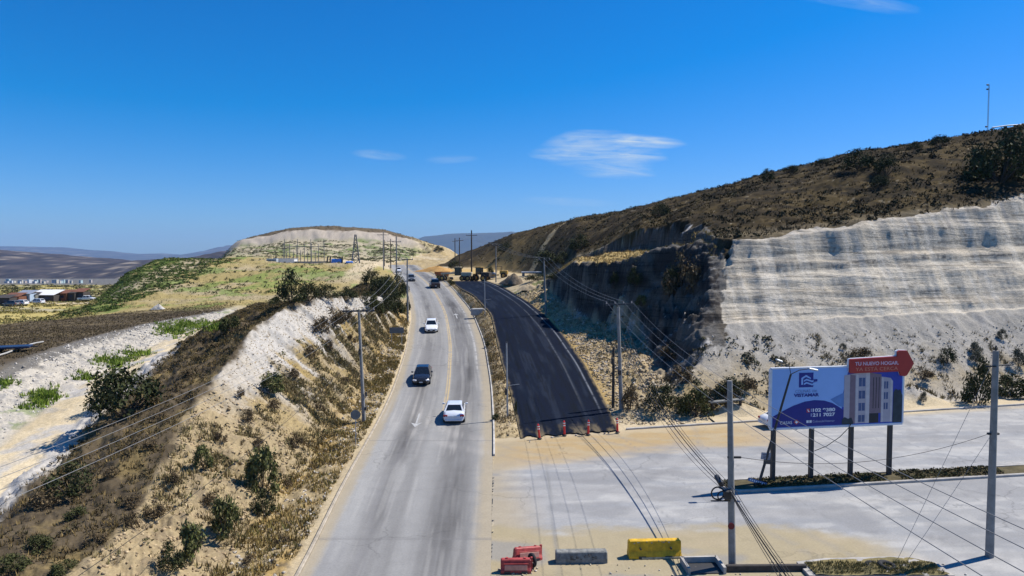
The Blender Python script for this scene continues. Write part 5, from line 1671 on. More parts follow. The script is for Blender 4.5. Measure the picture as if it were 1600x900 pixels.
p = ridge_pt(1536, 3)
t = thing('radio_mast', 'thin guyed radio mast standing on the brown ridge', 'mast', p)
hh = px_h(p.y, 212, 131)
for a in range(3):
    c_, s_ = math.cos(a * 2.094) * .12, math.sin(a * 2.094) * .12
    MB().tube((c_, s_, -.5), (c_, s_, hh), .022, n=5).build('leg', K['steel_grey'], t)
zz = MB()
for k in range(int(hh / .4)):
    for a in range(3):
        b_ = (a + 1) % 3
        zz.tube((math.cos(a * 2.094) * .12, math.sin(a * 2.094) * .12, k * .4), (math.cos(b_ * 2.094) * .12, math.sin(b_ * 2.094) * .12, k * .4 + .4), .012, n=4, caps=False)
zz.build('bracing', K['steel_grey'], t)
for z in (hh - .1, hh - 1.0, 2.2):
    MB().box((-.3, 0, z), (.42, .22, .3), bevel=.04).build('antenna', K['steel_dark'], t)
t = thing('guard_rail', 'dark horizontal rail on posts along the top of the ridge', 'rail', ridge_pt(1572))
A, B = ridge_pt(1543), ridge_pt(1680)
o0 = ridge_pt(1572)
n = 7
pts = [A.lerp(B, i / n) for i in range(n + 1)]
for q in pts:
    q.z = hz(q.x, q.y)
MB().path([q + Vector((0, 0, .95)) - o0 for q in pts], .12, 6).build('rail', K['steel_grey'], t)
for q in pts:
    MB().box(q - o0 + Vector((0, 0, .4)), (.14, .14, 1.2)).build('post', K['steel_grey'], t)


# ------------------------------------------------------------------ construction machines
def wheel(t, x, y, r, w):
    o = MB().tube((x - w / 2, y, r), (x + w / 2, y, r), r, n=16).build('wheel', K['rubber'], t)
    MB().tube((x - w / 2 - .02, y, r), (x + w / 2 + .02, y, r), r * .5, n=12).build('rim', K['cat_yellow'], o)


p = Vector((-12.6, 160, 0)); p.z = float(ZB(160)) + .02
t = thing('motor_grader', 'pale yellow motor grader parked at the end of the new asphalt', 'grader', p, math.radians(78))
for y in (-2.6, -1.2, 3.6):
    for x in (-1, 1):
        wheel(t, x * 1.0, y, .62, .4)
MB().box((0, 2.0, 1.75), (.4, 4.4, .4), rx=-.06, bevel=.05).build('frame', K['cream'], t)
MB().box((0, -2.1, 1.55), (1.3, 2.6, 1.0), bevel=.1).build('engine_hood', K['cream'], t)
MB().box((0, 0, 2.2), (1.4, 1.4, 1.9), bevel=.06).build('cab', K['glass'], t)
MB().box((0, 0, 3.2), (1.6, 1.6, .12), bevel=.03).build('cab_roof', K['cream'], t)
MB().box((0, 1.6, .55), (3.2, .12, .6), rz=.5, bevel=.03).build('blade', K['steel_dark'], t)
MB().tube((0, 3.6, .62), (0, 3.6, 1.6), .12).build('front_strut', K['cream'], t)
p = Vector((-7.6, 161, 0)); p.z = hz(-7.6, 161)
t = thing('wheel_loader', 'dark wheel loader parked beside the grader, under the tall timber pole', 'loader', p, math.radians(65))
for y in (-1.5, 1.5):
    for x in (-1, 1):
        wheel(t, x * 1.05, y, .78, .5)
MB().box((0, -1.7, 1.6), (1.6, 2.2, 1.1), bevel=.12).build('engine_hood', K['dark_board'], t)
MB().box((0, .1, 2.4), (1.4, 1.4, 1.7), bevel=.06).build('cab', K['glass'], t)
MB().box((0, .1, 3.3), (1.6, 1.6, .12), bevel=.03).build('cab_roof', K['cat_yellow'], t)
for x in (-.6, .6):
    MB().path([(x, .9, 1.7), (x, 2.2, 1.5), (x, 3.2, .7)], .12).build('lift_arm', K['cat_yellow'], t)
MB().prism([(3.0, .1), (3.9, .15), (3.9, .3), (3.2, .4), (3.1, 1.1), (2.9, 1.1)], -1.3, 1.3, 'x').build('bucket', K['rust'], t)
p = Vector((-3.2, 163, 0)); p.z = hz(-3.2, 163)
t = thing('roller', 'yellow compaction roller with canopy, beside the wheel loader', 'roller', p, math.radians(80))
o = MB().tube((-.9, 1.4, .7), (.9, 1.4, .7), .7, n=18).build('drum', K['steel_grey'], t)
for x in (-1, 1):
    wheel(t, x * .75, -1.3, .68, .4)
    MB().box((x * 1.0, 1.0, .75), (.12, 1.9, .25)).build('drum_yoke', K['cat_yellow'], t)
MB().box((0, -1.3, 1.4), (1.3, 1.9, .9), bevel=.1).build('engine_hood', K['cat_yellow'], t)
for x in (-.6, .6):
    for y in (-.7, .5):
        MB().tube((x, y, 1.4), (x, y, 2.8), .05).build('canopy_post', K['steel_dark'], t)
MB().box((0, -.1, 2.85), (1.5, 1.7, .1), bevel=.03).build('canopy', K['dark_board'], t)
p = Vector((-26.5, 196, 0)); p.z = hz(-26.5, 196)
t = thing('dump_box', 'rusty orange open skip on the orange dirt beside the road', 'skip', (-18.6, 182, hz(-18.6, 182)), .1)
MB().add([(-1.6, -.8, 0), (1.6, -.8, 0), (1.6, .8, 0), (-1.6, .8, 0), (-2.1, -1, 1.2), (2.1, -1, 1.2), (2.1, 1, 1.2), (-2.1, 1, 1.2)], [(0, 3, 2, 1), (0, 1, 5, 4), (1, 2, 6, 5), (2, 3, 7, 6), (3, 0, 4, 7)]).build('hopper', mat('skip_orange', (.34, .12, .04), .8, amt=.3), t)
for x in (-1.2, 1.2):
    MB().box((x, -.95, .55), (.12, .08, 1.1)).build('rib', K['rust'], t)
# stretch of white retaining slab beyond the loader
p = Vector((4.5, 158, 0)); p.z = hz(4.5, 158)
t = thing('culvert_slab', 'white topped concrete culvert slab by the dirt heap right of the asphalt', 'culvert', p, .15)
MB().box((0, 0, .9), (4.6, 1.6, .28), bevel=.04).build('slab', K['whitewash'], t)
for x in (-1.9, 1.9):
    MB().box((x, 0, .3), (.4, 1.4, 1.3)).build('leg', K['oldconc'], t)
# heaps of dug earth, right of the bend
def heap(u, v, w, h, m, label, y=None):
    p = place(u, v); nn = 22; vs = []; fs = []
    for i in range(7):
        r = 1 - i / 6.0
        for k in range(nn):
            a = 2 * math.pi * k / nn
            rr = w * r * (1 + .22 * math.sin(a * 3 + u) + .1 * math.sin(a * 7 + i))
            vs.append((rr * math.cos(a), rr * .7 * math.sin(a), h * (1 - r ** 1.3) * (1 + .12 * math.sin(a * 4 + i * 2)) - .15))
    for i in range(6):
        for k in range(nn):
            fs.append((i * nn + k, i * nn + (k + 1) % nn, (i + 1) * nn + (k + 1) % nn, (i + 1) * nn + k))
    o = MB().add(vs, fs, True).build('earth_heap', m); o.location = p
    return tag(o, label, 'earth heap')


earthm = mat('dug_earth', (.15, .12, .085), .95, amt=.45, scale=2.0, spec=.1, bump=.6)
orangem = mat('orange_earth', (.40, .235, .085), .95, amt=.25, scale=.8, spec=.1, bump=.4)
heap(803, 443, 2.6, 2.0, earthm, 'heap of dark dug earth beside the bend of the new asphalt')
heap(826, 452, 2.0, 1.1, mat('pale_earth', (.36, .29, .19), .95, amt=.3, spec=.1, bump=.5), 'low heap of pale earth next to the dark one')
heap(684, 424, 6.5, 1.8, orangem, 'wide orange dirt heap between the road and the grader')

# ------------------------------------------------------------------ substation, far left of the road
def Pz(x, y): return Vector((x, y, hz(x, y)))


def from_px(u, Y):
    X = (u - 800) / FPX * Y
    return Pz(X, Y)


t = thing('control_building', 'long white control building at the left end of the substation', 'building', from_px(447, 292), .0)
MB().box((0, 0, 1.5), (8.5, 4.5, 3.4)).build('wall', K['whitewash'], t)
MB().box((0, 0, 3.25), (8.9, 4.9, .16)).build('roof', K['zinc'], t)
for x in (-2.8, .2):
    MB().box((x, -2.26, 1.4), (.9, .04, 1.0)).build('window', K['navy'], t)
MB().box((2.9, -2.27, 1.1), (1.9, .06, 1.9)).build('door', K['whitewash'], t)
t = thing('transformer', 'pale transformer tank with dark bushings beside the control building', 'transformer', from_px(426, 288), 0)
MB().box((0, 0, 1.4), (4.2, 2.6, 3.2), bevel=.1).build('tank', mat('tank_grey', (.36, .40, .44), .6, amt=.15), t)
for i in range(3):
    for s in (-1, 1):
        MB().tube((s * 1.0 - .5 + .5 * i, 0, 3.0), (s * 1.5 - .7 + .7 * i, 0, 5.0), .12, .10, n=8).build('bushing', K['steel_dark'], t)
for i in range(6):
    MB().box((-1.5 + .6 * i, -1.42, 1.4), (.12, .22, 2.2)).build('cooling_fin', K['steel_dark'], t)
GP = 'switchyard posts'
for i, u in enumerate((443, 448, 453, 459, 464, 470, 476, 481, 487, 493, 498)):
    Y = 305 + (i % 3) * 5
    p = from_px(u, Y)
    hgt = 5.5 if i % 2 else 8.8
    t = thing('switchyard_post', 'slender steel post with insulator in the substation yard', 'steel post', p, 0, GP)
    MB().tube((0, 0, -.3), (0, 0, hgt), .19, .14, n=6).build('shaft', K['tower_steel'], t)
    MB().tube((0, 0, hgt), (0, 0, hgt + .8), .14, .10, n=6).build('insulator', K['porcelain'], t)
    MB().box((0, 0, hgt * .8), (1.4, .1, .1)).build('crossarm', K['tower_steel'], t)
t = thing('switchyard_gantry', 'steel gantry beam on posts across the substation yard', 'gantry', from_px(476, 312), 0)
for x in (-9, -3, 3, 9):
    MB().tube((x, 0, -.3), (x, 0, 11.5), .2, .14, n=6).build('column', K['tower_steel'], t)
MB().box((0, 0, 8.2), (18.4, .18, .22)).build('beam', K['tower_steel'], t)
t = thing('yard_fence', 'grey mesh fence in front of the substation yard', 'fence', from_px(480, 290), 0)
fb = []
MB().box((4, 0, 1.0), (22, .03, 1.9)).build('mesh_panel', mat('fence_mesh', (.26, .25, .22), .8, amt=.3, scale=4), t)
for k in range(8):
    MB().tube((-7 + 3.14 * k, -.06, -.3), (-7 + 3.14 * k, -.06, 2.2), .05, n=6).build('post', K['zinc'], t)
# lattice tower
t = thing('lattice_tower', 'tall grey lattice tower at the right end of the substation', 'lattice tower', from_px(556, 285), .3)
hT = px_h(285, 414, 364)
lev = [0, .22, .42, .6, .76, .9, 1.0]
wd = lambda f: 1.9 - 1.6 * f ** .8
for sx in (-1, 1):
    for sy in (-1, 1):
        MB().path([(sx * wd(f), sy * wd(f), f * hT - (.3 if f == 0 else 0)) for f in lev], .17, 5).build('leg', K['tower_steel'], t)
br_ = MB()
for a, b in zip(lev[:-1], lev[1:]):
    for (s0, s1) in (((-1, -1), (1, -1)), ((1, -1), (1, 1)), ((1, 1), (-1, 1)), ((-1, 1), (-1, -1))):
        br_.tube((s0[0] * wd(a), s0[1] * wd(a), a * hT), (s1[0] * wd(b), s1[1] * wd(b), b * hT), .09, n=4, caps=False)
        br_.tube((s1[0] * wd(a), s1[1] * wd(a), a * hT), (s0[0] * wd(b), s0[1] * wd(b), b * hT), .09, n=4, caps=False)
        br_.tube((s0[0] * wd(b), s0[1] * wd(b), b * hT), (s1[0] * wd(b), s1[1] * wd(b), b * hT), .09, n=4, caps=False)
br_.build('bracing', K['tower_steel'], t)
for z in (.55, .75):
    MB().box((0, 0, hT * z), (3.4 * (1.3 - z), .12, .12)).build('crossarm', K['tower_steel'], t)
t = thing('mobile_transformer', 'blue covered mobile transformer with dark bushings, between yard and tower', 'transformer', from_px(524, 283), 0)
MB().box((0, 0, .9), (8.0, 2.4, .5), bevel=.05).build('trailer', K['steel_dark'], t)
MB().box((.6, 0, 2.2), (4.0, 2.2, 2.0), bevel=.3).build('cover', K['blue_tarp'], t)
for x in (-3.4, -2.2, 2.9):
    MB().tube((x, 0, 1.2), (x + (.3 if x < 0 else 0), 0, 4.2), .32, .26, n=8).build('bushing', K['steel_dark'], t)
for x in (-3, -2, 2, 3):
    MB().tube((x, -1.3, .5), (x, -.9, .5), .5, n=12).build('wheel', K['rubber'], t)
t = thing('covered_crate', 'blue tarpaulin covered crate at the foot of the lattice tower', 'crate', from_px(546, 281), .2)
MB().box((0, 0, 1.0), (3.0, 2.2, 2.2), bevel=.35, ry=.0).build('tarpaulin', K['blue_tarp'], t)
MB().box((1.7, 0, .4), (.9, 1.4, .9), bevel=.1).build('skirt', K['steel_dark'], t)

# ------------------------------------------------------------------ shacks down in the fields
def shack(u, v, w, h, d, wall, roof, label, door='dark_board', slope=.25):
    p = place(u, v)
    t = thing('shack', label, 'shack', p, random.uniform(-.08, .08))
    MB().box((0, 0, h / 2 - .2), (w, d, h + .4)).build('wall', K[wall], t)
    MB().add([(-w / 2 - .2, -d / 2 - .3, h), (w / 2 + .2, -d / 2 - .3, h), (w / 2 + .2, d / 2 + .3, h + slope * d), (-w / 2 - .2, d / 2 + .3, h + slope * d),
              (-w / 2 - .2, -d / 2 - .3, h + .1), (w / 2 + .2, -d / 2 - .3, h + .1), (w / 2 + .2, d / 2 + .3, h + slope * d + .1), (-w / 2 - .2, d / 2 + .3, h + slope * d + .1)],
             [(0, 3, 2, 1), (4, 5, 6, 7), (0, 1, 5, 4), (1, 2, 6, 5), (2, 3, 7, 6), (3, 0, 4, 7)]).build('roof', K[roof], t)
    MB().box((-w * .22, -d / 2 - .03, h * .42), (w * .2, .06, h * .8)).build('door', K[door], t)
    MB().box((w * .22, -d / 2 - .03, h * .55), (w * .24, .06, h * .35)).build('window', K['navy'], t)
    return t


shack(10, 476, 4.0, 2.0, 3, 'dark_board', 'dark_board', 'low dark shack at the end of the shack row, by the field edge')
shack(24, 474, 4.6, 2.2, 4, 'rust', 'rust', 'rusty brown shack with sloping tin roof, left of the pale blue one')
shack(42, 473, 4.4, 2.9, 4, 'pale_blue', 'zinc', 'pale blue shack with dark doorway in the shack row', 'navy')
shack(54, 473, 2.6, 2.6, 3, 'oldconc', 'dark_board', 'narrow green-grey shed beside the pale blue shack')
shack(74, 471, 8.0, 2.2, 5, 'dark_board', 'whitewash', 'long dark shack with bright white roof', slope=.30)
shack(98, 469, 5.2, 2.3, 4, 'rust', 'rust', 'reddish brown shack next to the white roofed one')
shack(114, 468, 4.0, 2.2, 4, 'dark_board', 'dark_board', 'dark open-sided shed with white post')
shack(127, 467, 3.6, 2.4, 4, 'dark_board', 'rust', 'dark shed behind the parked white pickup')
p = place(136, 470)
car('pickup', K['white_paint'], 'small white pickup parked by the shacks', p, -1.4)
for k, (u, v) in enumerate(((18, 478), (32, 477), (58, 475))):
    p = place(u, v)
    car('hatch', [K['grey_paint'], K['white_paint'], K['silver_paint']][k], ['dark grey car parked before the low shack', 'white car parked before the rusty shack', 'silver car parked before the narrow shed'][k], p, 1.4)

# ------------------------------------------------------------------ far apartment blocks
GB = 'far pale apartment blocks'
rr = random.Random(5)
us = [9, 14, 19, 23, 28, 33, 36, 40, 44, 46, 50, 54, 58, 62, 66, 73, 84, 88, 92, 96, 100, 106, 111, 126, 140]
for i, u in enumerate(us):
    Y = 2080 + rr.uniform(-120, 120); u = u + rr.uniform(-2, 2)
    X = (u - 800) / FPX * Y
    z = hz(X, Y)
    hB = rr.choice([6, 8, 9, 11]); wB = rr.uniform(5, 11)
    big = i in (9, 13, 18)
    ci = rr.randrange(5); c_ = [(.46, .44, .40), (.56, .56, .56), (.40, .34, .29), (.38, .48, .47), (.48, .44, .34)][ci]
    cn = ['cream', 'white', 'pinkish tan', 'pale green', 'sand coloured'][ci]
    t = thing('apartment_block', 'small far %s apartment block at the foot of the scrub hills' % cn, 'building', (X, Y, z), rr.uniform(-.3, .3), 'far %s apartment blocks' % cn)
    wm = mat('block_wall_%d' % int(c_[0] * 100), c_, .8, amt=.05)
    MB().box((0, 0, hB / 2 - 1), (wB, 9, hB + 2)).build('wall', wm, t)
    MB().box((0, 0, hB + .3), (wB + .5, 9.5, .6)).build('roof', K['zinc'], t)
    for fl in range(int(hB // 3)):
        MB().box((0, -4.55, 1.6 + fl * 3), (wB * .7, .1, 1.2)).build('window_row', K['navy'], t)

# dark sheet-covered vehicle on the brown terrace, far left
p = place(10, 551)
t = thing('flatbed_trailer', 'dark blue flatbed trailer with white load on the brown terrace', 'trailer', p + Vector((-.6, 0, 0)), .42)
MB().box((0, 0, .55), (5.4, 1.8, .22), bevel=.04).build('bed', K['navy'], t)
MB().box((-1.8, 0, .95), (1.6, 1.4, .6), bevel=.08).build('load', K['white_paint'], t)
MB().box((2.95, 0, .5), (.7, .12, .10)).build('drawbar', K['steel_dark'], t)
for x in (-1.2, -.2):
    for s in (-1, 1):
        MB().tube((x, s * .9, .34), (x, s * .7, .34), .34, n=12).build('wheel', K['rubber'], t)
# pale pipe along the edge of the terrace
pp = [place(u, v) + Vector((0, 0, .22)) for u, v in ((-24, 568), (-12, 563), (0, 558), (10, 555), (20, 551), (30, 548), (40, 544), (48, 541), (56, 539), (68, 537))]
o = MB().path(pp, .09, 8).build('pipe', mat('pale_pipe', (.38, .37, .34), .7))
tag(o, 'long pale pipe lying along the edge of the brown terrace', 'pipe')

# ------------------------------------------------------------------ vegetation and rubble
M_LEAF = attr_mat('leaf', rough=.8, fine=3, amt=.2, bump=0, spec=.1)
M_DRY = attr_mat('dry_stalk', rough=.95, fine=2, amt=.2, bump=0, spec=.05)
M_ROCK = attr_mat('rubble_stone', rough=.95, fine=8, amt=.25, bump=.3, bscale=10, bdist=.05, spec=.1)


def tri_obj(name, V, colv, m, label=None, cat=None):
    n = len(V) // 3
    o = mesh_np(name, V, np.arange(n * 3).reshape(-1, 3), m, colv)
    o['kind'] = 'stuff'
    if label: tag(o, label, cat)
    return o


def tufts(name, P, h, colr, k=5, m=None, lean=.6, width=.10, label=None, cat='grass'):
    n = len(P); P = np.repeat(P, k, 0); h = np.repeat(h, k); colr = np.repeat(colr, k, 0)
    a = RNG.uniform(0, 2 * math.pi, n * k); r = RNG.uniform(0, .5, n * k) * h
    base = P + np.stack([np.cos(a) * r, np.sin(a) * r, -.05 * h], -1)
    hh = h * RNG.uniform(.6, 1.25, n * k)
    L = RNG.uniform(.1, lean, n * k) * hh; a2 = a + RNG.normal(0, .8, n * k)
    tip = base + np.stack([np.cos(a2) * L, np.sin(a2) * L, hh], -1)
    w = h * width * RNG.uniform(.7, 1.6, n * k); a3 = RNG.uniform(0, math.pi, n * k)
    side = np.stack([np.cos(a3) * w, np.sin(a3) * w, 0 * w], -1)
    V = np.stack([base - side, base + side, tip], 1).reshape(-1, 3)
    cv = np.repeat(np.clip(colr * RNG.uniform(.65, 1.35, (n * k, 1)), .01, .7), 3, 0)
    return tri_obj(name, V, cv, m or M_DRY, label, cat)


def clump_tris(P, s, colr, k=14, squash=.8, leaf=.42):
    n = len(P); P = np.repeat(P, k, 0); s = np.repeat(s, k); colr = np.repeat(colr, k, 0)
    d = RNG.normal(0, 1, (n * k, 3)); d /= np.linalg.norm(d, axis=1)[:, None]
    d[:, 2] = np.abs(d[:, 2])
    r = RNG.uniform(.35, 1.0, n * k) ** .6
    c = P + d * (s * r)[:, None] * np.array([1, 1, squash])
    t = RNG.normal(0, 1, (n * k, 3)); t /= np.linalg.norm(t, axis=1)[:, None]
    b = np.cross(d + RNG.normal(0, .4, d.shape), t); b /= np.linalg.norm(b, axis=1)[:, None] + 1e-6
    e = (s * leaf * RNG.uniform(.6, 1.4, n * k))[:, None]
    V = np.stack([c - t * e * .5 - b * e * .4, c + t * e * .5 - b * e * .4, c + b * e * .7], 1).reshape(-1, 3)
    cv = np.repeat(np.clip(colr * RNG.uniform(.55, 1.45, (n * k, 1)), .006, .7), 3, 0)
    return V, cv


def clumps(name, P, s, colr, k=14, m=None, squash=.8, leaf=.42, label=None, cat='scrub'):
    V, cv = clump_tris(P, s, colr, k, squash, leaf)
    return tri_obj(name, V, cv, m or M_LEAF, label, cat)


ROCK_V = np.array([(1, 0, 0), (-1, 0, 0), (0, 1, 0), (0, -1, 0), (0, 0, 1), (0, 0, -1), (.6, .6, .5), (-.6, -.5, .55)], float)
OCT = np.array([(0, 2, 4), (2, 1, 4), (1, 3, 4), (3, 0, 4), (2, 0, 5), (1, 2, 5), (3, 1, 5), (0, 3, 5)])


def rocks(name, P, s, colr, label=None):
    n = len(P)
    V0 = np.repeat(ROCK_V[None, :6], n, 0) * RNG.uniform(.55, 1.2, (n, 6, 1)) * RNG.uniform(.6, 1.2, (n, 1, 3))
    V0 += RNG.normal(0, .12, V0.shape)
    a = RNG.uniform(0, 6.28, n); ca_, sa_ = np.cos(a), np.sin(a)
    X = V0[..., 0] * ca_[:, None] - V0[..., 1] * sa_[:, None]; Y = V0[..., 0] * sa_[:, None] + V0[..., 1] * ca_[:, None]
    V = np.stack([X, Y, V0[..., 2] * .7], -1) * s[:, None, None] + P[:, None, :]
    F = (OCT[None] + (np.arange(n) * 6)[:, None, None]).reshape(-1, 3)
    cv = np.repeat(np.clip(colr * RNG.uniform(.7, 1.3, (n, 1)), .02, .7), 6, 0)
    o = mesh_np(name, V.reshape(-1, 3), F, M_ROCK, cv); o['kind'] = 'stuff'
    if label: tag(o, label, 'rubble')
    return o


# region masks over the ground sheet
vis = np.abs(GX / GY) < .82
fX, fY, fZ = GX[vis], GY[vis], GZ[vis]
fml, fmr, fbl, fbr = ML(fY), MR(fY), BL(fY), BR(fY)
_, fsl = lines_eval(fX, fY, LL)
_, fsr = lines_eval(fX, fY, RL)
fdA = fY - kerbY(fX) - 2.6
fb_ = fX / fY
pN = fbm(fX * .12, fY * .12, 3, 401); pN2 = fbm(fX * .6, fY * .6, 3, 402)
left = fX < fml - .4
# chance per cell follows its true area up to a cap, so cover thins out naturally with distance
area = np.minimum((fY * (1.58 / 770)) * (fY * .004), .35)


def pick(mask, n, w=None):
    idx = np.nonzero(mask)[0]
    if len(idx) == 0: return np.zeros((0, 3))
    pr = area[idx] * (1 if w is None else w[idx]); pr = np.clip(pr, 0, None); pr = pr / pr.sum()
    k = RNG.choice(idx, min(n, len(idx)), p=pr)
    P = np.stack([fX[k], fY[k], fZ[k]], -1)
    P[:, 0] += RNG.uniform(-.5, .5, len(k)) * fY[k] * .002
    return P


def cvar(n, *cs):
    cs = np.array(cs); w = RNG.dirichlet(np.ones(len(cs)) * .6, n)
    return w @ cs


ridge = left & (fsl > 2.02) & (fsl < 3.6) & (fY < 118)
P = pick(ridge, 34000, np.clip(.6 + pN2, .05, 2)); tufts('ridge_grass', P, RNG.uniform(.08, .28, len(P)), cvar(len(P), (.09, .065, .035), (.20, .145, .06), (.065, .055, .03), (.28, .20, .08)), 5, label='dry brown grass covering the ridge left of the cutting')
P = pick(ridge, 2200, np.clip(pN2 + .1, 0, 1)); clumps('ridge_scrub', P, RNG.uniform(.12, .38, len(P)), cvar(len(P), (.045, .037, .02), (.06, .055, .025), (.09, .065, .035)), 12, label='low dark scrub on the ridge left of the cutting')
face = left & (fsl > 1.03) & (fsl < 1.96) & (fY < 112)
P = pick(face & ((fsl < 1.6) | (fY < 46)), 11000, np.clip(.1 + pN2 + .35 * (fY > 48) * (1.6 - fsl), .01, 2)); tufts('slope_grass', P, RNG.uniform(.1, .38, len(P)), cvar(len(P), (.36, .28, .14), (.30, .22, .10), (.18, .135, .07), (.19, .18, .07)), 5, label='straw coloured grass tufts on the cut slope')
P = pick(face & (fsl < 1.72), 620, np.clip(pN2 * 1.5, 0.02, 1)); clumps('slope_scrub', P, RNG.uniform(.12, .38, len(P)), cvar(len(P), (.10, .08, .045), (.15, .115, .06), (.09, .10, .035)), 16, squash=1.1, label='small dark scrub clumps on the cut slope')
P = pick(face, 9000); rocks('slope_clods', P, RNG.uniform(.04, .17, len(P)) * np.where(P[:, 1] < 50, 1.1, .6), cvar(len(P), (.42, .33, .20), (.36, .27, .16), (.30, .22, .13)), 'earth clods and stones on the cut slope')
sh = left & (fsl > .18) & (fsl < 1.05) & (fY < 110)
P = pick(sh, 9000, np.clip(.4 + pN2, .03, 2)); tufts('roadside_grass', P, RNG.uniform(.1, .35, len(P)), cvar(len(P), (.36, .25, .09), (.30, .22, .09), (.18, .13, .06), (.19, .18, .06)), 5, label='ochre roadside grass below the cut slope')
P = pick(sh, 2200); rocks('roadside_rubble', P, RNG.uniform(.04, .2, len(P)), cvar(len(P), (.40, .35, .27), (.5, .48, .44), (.25, .2, .14)), 'pale rubble strewn along the left roadside')
terr = left & (fsl > 6.02) & (fY < 132) & (fX > LL[7].X(fY) - 2)
P = pick(terr, 9000); tufts('terrace_grass', P, RNG.uniform(.1, .26, len(P)), cvar(len(P), (.08, .06, .035), (.13, .10, .05), (.06, .05, .03)), 4, label='short brown grass of the flat terrace')
bank = left & (fsl > 5.0) & (fsl < 6.0) & (fY < 112)
P = pick(bank, 2200); rocks('bank_stones', P, RNG.uniform(.05, .2, len(P)), cvar(len(P), (.5, .47, .42), (.38, .35, .31)), 'pale stones on the white bank')
# bright green weeds on the dirt track
gp = []
for (u, v, du, dv, n) in ((178, 566, 24, 8, 260), (270, 517, 30, 9, 380), (300, 508, 40, 7, 380), (335, 512, 14, 6, 120), (70, 618, 26, 9, 200), (60, 632, 16, 5, 90), (5, 600, 8, 5, 60), (210, 552, 26, 5, 120), (130, 590, 16, 5, 60)):
    for _ in range(n // 4):
        q = place(u + random.gauss(0, du * .5), v + random.gauss(0, dv * .5), y1=140)
        for _ in range(4):
            gp.append((q.x + random.gauss(0, .35), q.y + random.gauss(0, .5), q.z))
gp = np.array(gp); gp[:, 2] = H(gp[:, 0], gp[:, 1])
tufts('green_weeds', gp, RNG.uniform(.18, .5, len(gp)), cvar(len(gp), (.16, .24, .03), (.22, .27, .05), (.09, .15, .02)), 6, M_LEAF, width=.13, label='bright green weeds growing along the pale dirt track', cat='weeds')
# fields below
fld = left & (fY > 118) & (fY < 520) & (fZ < 3.2) & (fX < -60)
P = pick(fld, 6500, np.clip(.35 + pN, .03, 1.5)); clumps('field_scrub', P, RNG.uniform(.3, .95, len(P)), cvar(len(P), (.16, .15, .04), (.30, .25, .08), (.07, .08, .03), (.26, .21, .09)), 12, squash=.6, label='yellow green scrub of the low fields')
P = pick(fld & (fY > 240), 520); clumps('field_bushes', P, RNG.uniform(.8, 2.2, len(P)), cvar(len(P), (.06, .06, .03), (.09, .09, .035)), 26, squash=.7, leaf=.34, label='dark bushes beyond the shacks')
# green hill with rows of planted shrubs
gh = left & (fY > 128) & (fY < 330) & (fZ >= 2.2)
gslope = gh & (fX < -84 - (fY - 180) * .18) & (fY < 250)
P = pick(gslope, 3600, np.clip(.6 + pN2 * .8, .05, 2)); clumps('slope_iceplant', P, RNG.uniform(.35, .8, len(P)), cvar(len(P), (.05, .085, .02), (.075, .11, .025), (.10, .12, .03)), 13, squash=.55, label='green ground cover on the steep flank of the left hill')
gxr, gyr = np.meshgrid(np.arange(-190, -30, 2.9), np.arange(-190, 330, 5.6))
gyr = gyr - gxr * .46 + fbm(gxr * .05, gyr * .05, 2, 45) * 5
gxr, gyr = gxr.ravel() + RNG.normal(0, .45, gxr.size), gyr.ravel() + RNG.normal(0, .45, gyr.size)
gzr = H(gxr, gyr)
okr = (gyr > 150) & (gyr < 335) & (gxr / gyr < -.235) & (gxr < ML(gyr) - 14) & (gzr > 3.5) & (fbm(gxr * .06, gyr * .06, 3, 46) > -.18) & (gxr > -84 - (gyr - 180) * .18 - 12)
P = np.stack([gxr, gyr, gzr], -1)[okr]
clumps('planted_rows', P, RNG.uniform(.45, .95, len(P)), cvar(len(P), (.085, .095, .03), (.12, .12, .04), (.06, .065, .028)), 16, squash=.75, label='rows of planted shrubs on the pale left hill')
P = pick(gh & ~gslope & (fb_ < -.2), 5200); tufts('hill_grass', P, RNG.uniform(.2, .45, len(P)), cvar(len(P), (.38, .31, .14), (.30, .25, .11), (.20, .20, .07)), 4, label='yellow grass on the left hill')
wh = left & (fY > 335) & (fY < 440) & (fb_ > -.56) & (fb_ < -.04)
P = pick(wh & ((fY < 424) | (fb_ > -.13)), 2600, np.clip(.3 + pN, .02, 1.5)); clumps('terrace_scrub', P, RNG.uniform(.5, 1.2, len(P)), cvar(len(P), (.10, .11, .045), (.17, .155, .06), (.07, .07, .035)), 12, squash=.6, label='scrub dotted over the terraces of the white hill')
P = pick(left & (fY > 440) & (fY < 470) & (fb_ > -.5) & (fb_ < -.05), 700); clumps('crest_scrub', P, RNG.uniform(.3, .9, len(P)), cvar(len(P), (.09, .075, .045), (.11, .09, .05)), 10, squash=.6, label='dark scrub along the crest of the white hill')
# right hill
nat = (fX > fbr) & (((fsr > 3.97) & (fdA > 19.5)) | (fY > 134)) & (fY < 330) & (fb_ > -.05) & (fZ > 11.5)
P = pick(nat, 17000, np.clip(.6 + pN2, .05, 2)); tufts('hill_dry_grass', P, RNG.uniform(.15, .5, len(P)), cvar(len(P), (.075, .055, .027), (.05, .038, .022), (.12, .088, .042), (.03, .025, .016)), 5, label='dry brown grass over the right hill')
P = pick(nat, 5200, np.clip(pN2 + pN * .8 + .25, .02, 1.5)); clumps('hill_scrub', P, RNG.uniform(.2, .75, len(P)), cvar(len(P), (.03, .026, .014), (.045, .038, .019), (.03, .034, .014), (.07, .05, .025)), 14, squash=.75, label='low dark scrub over the right hill')
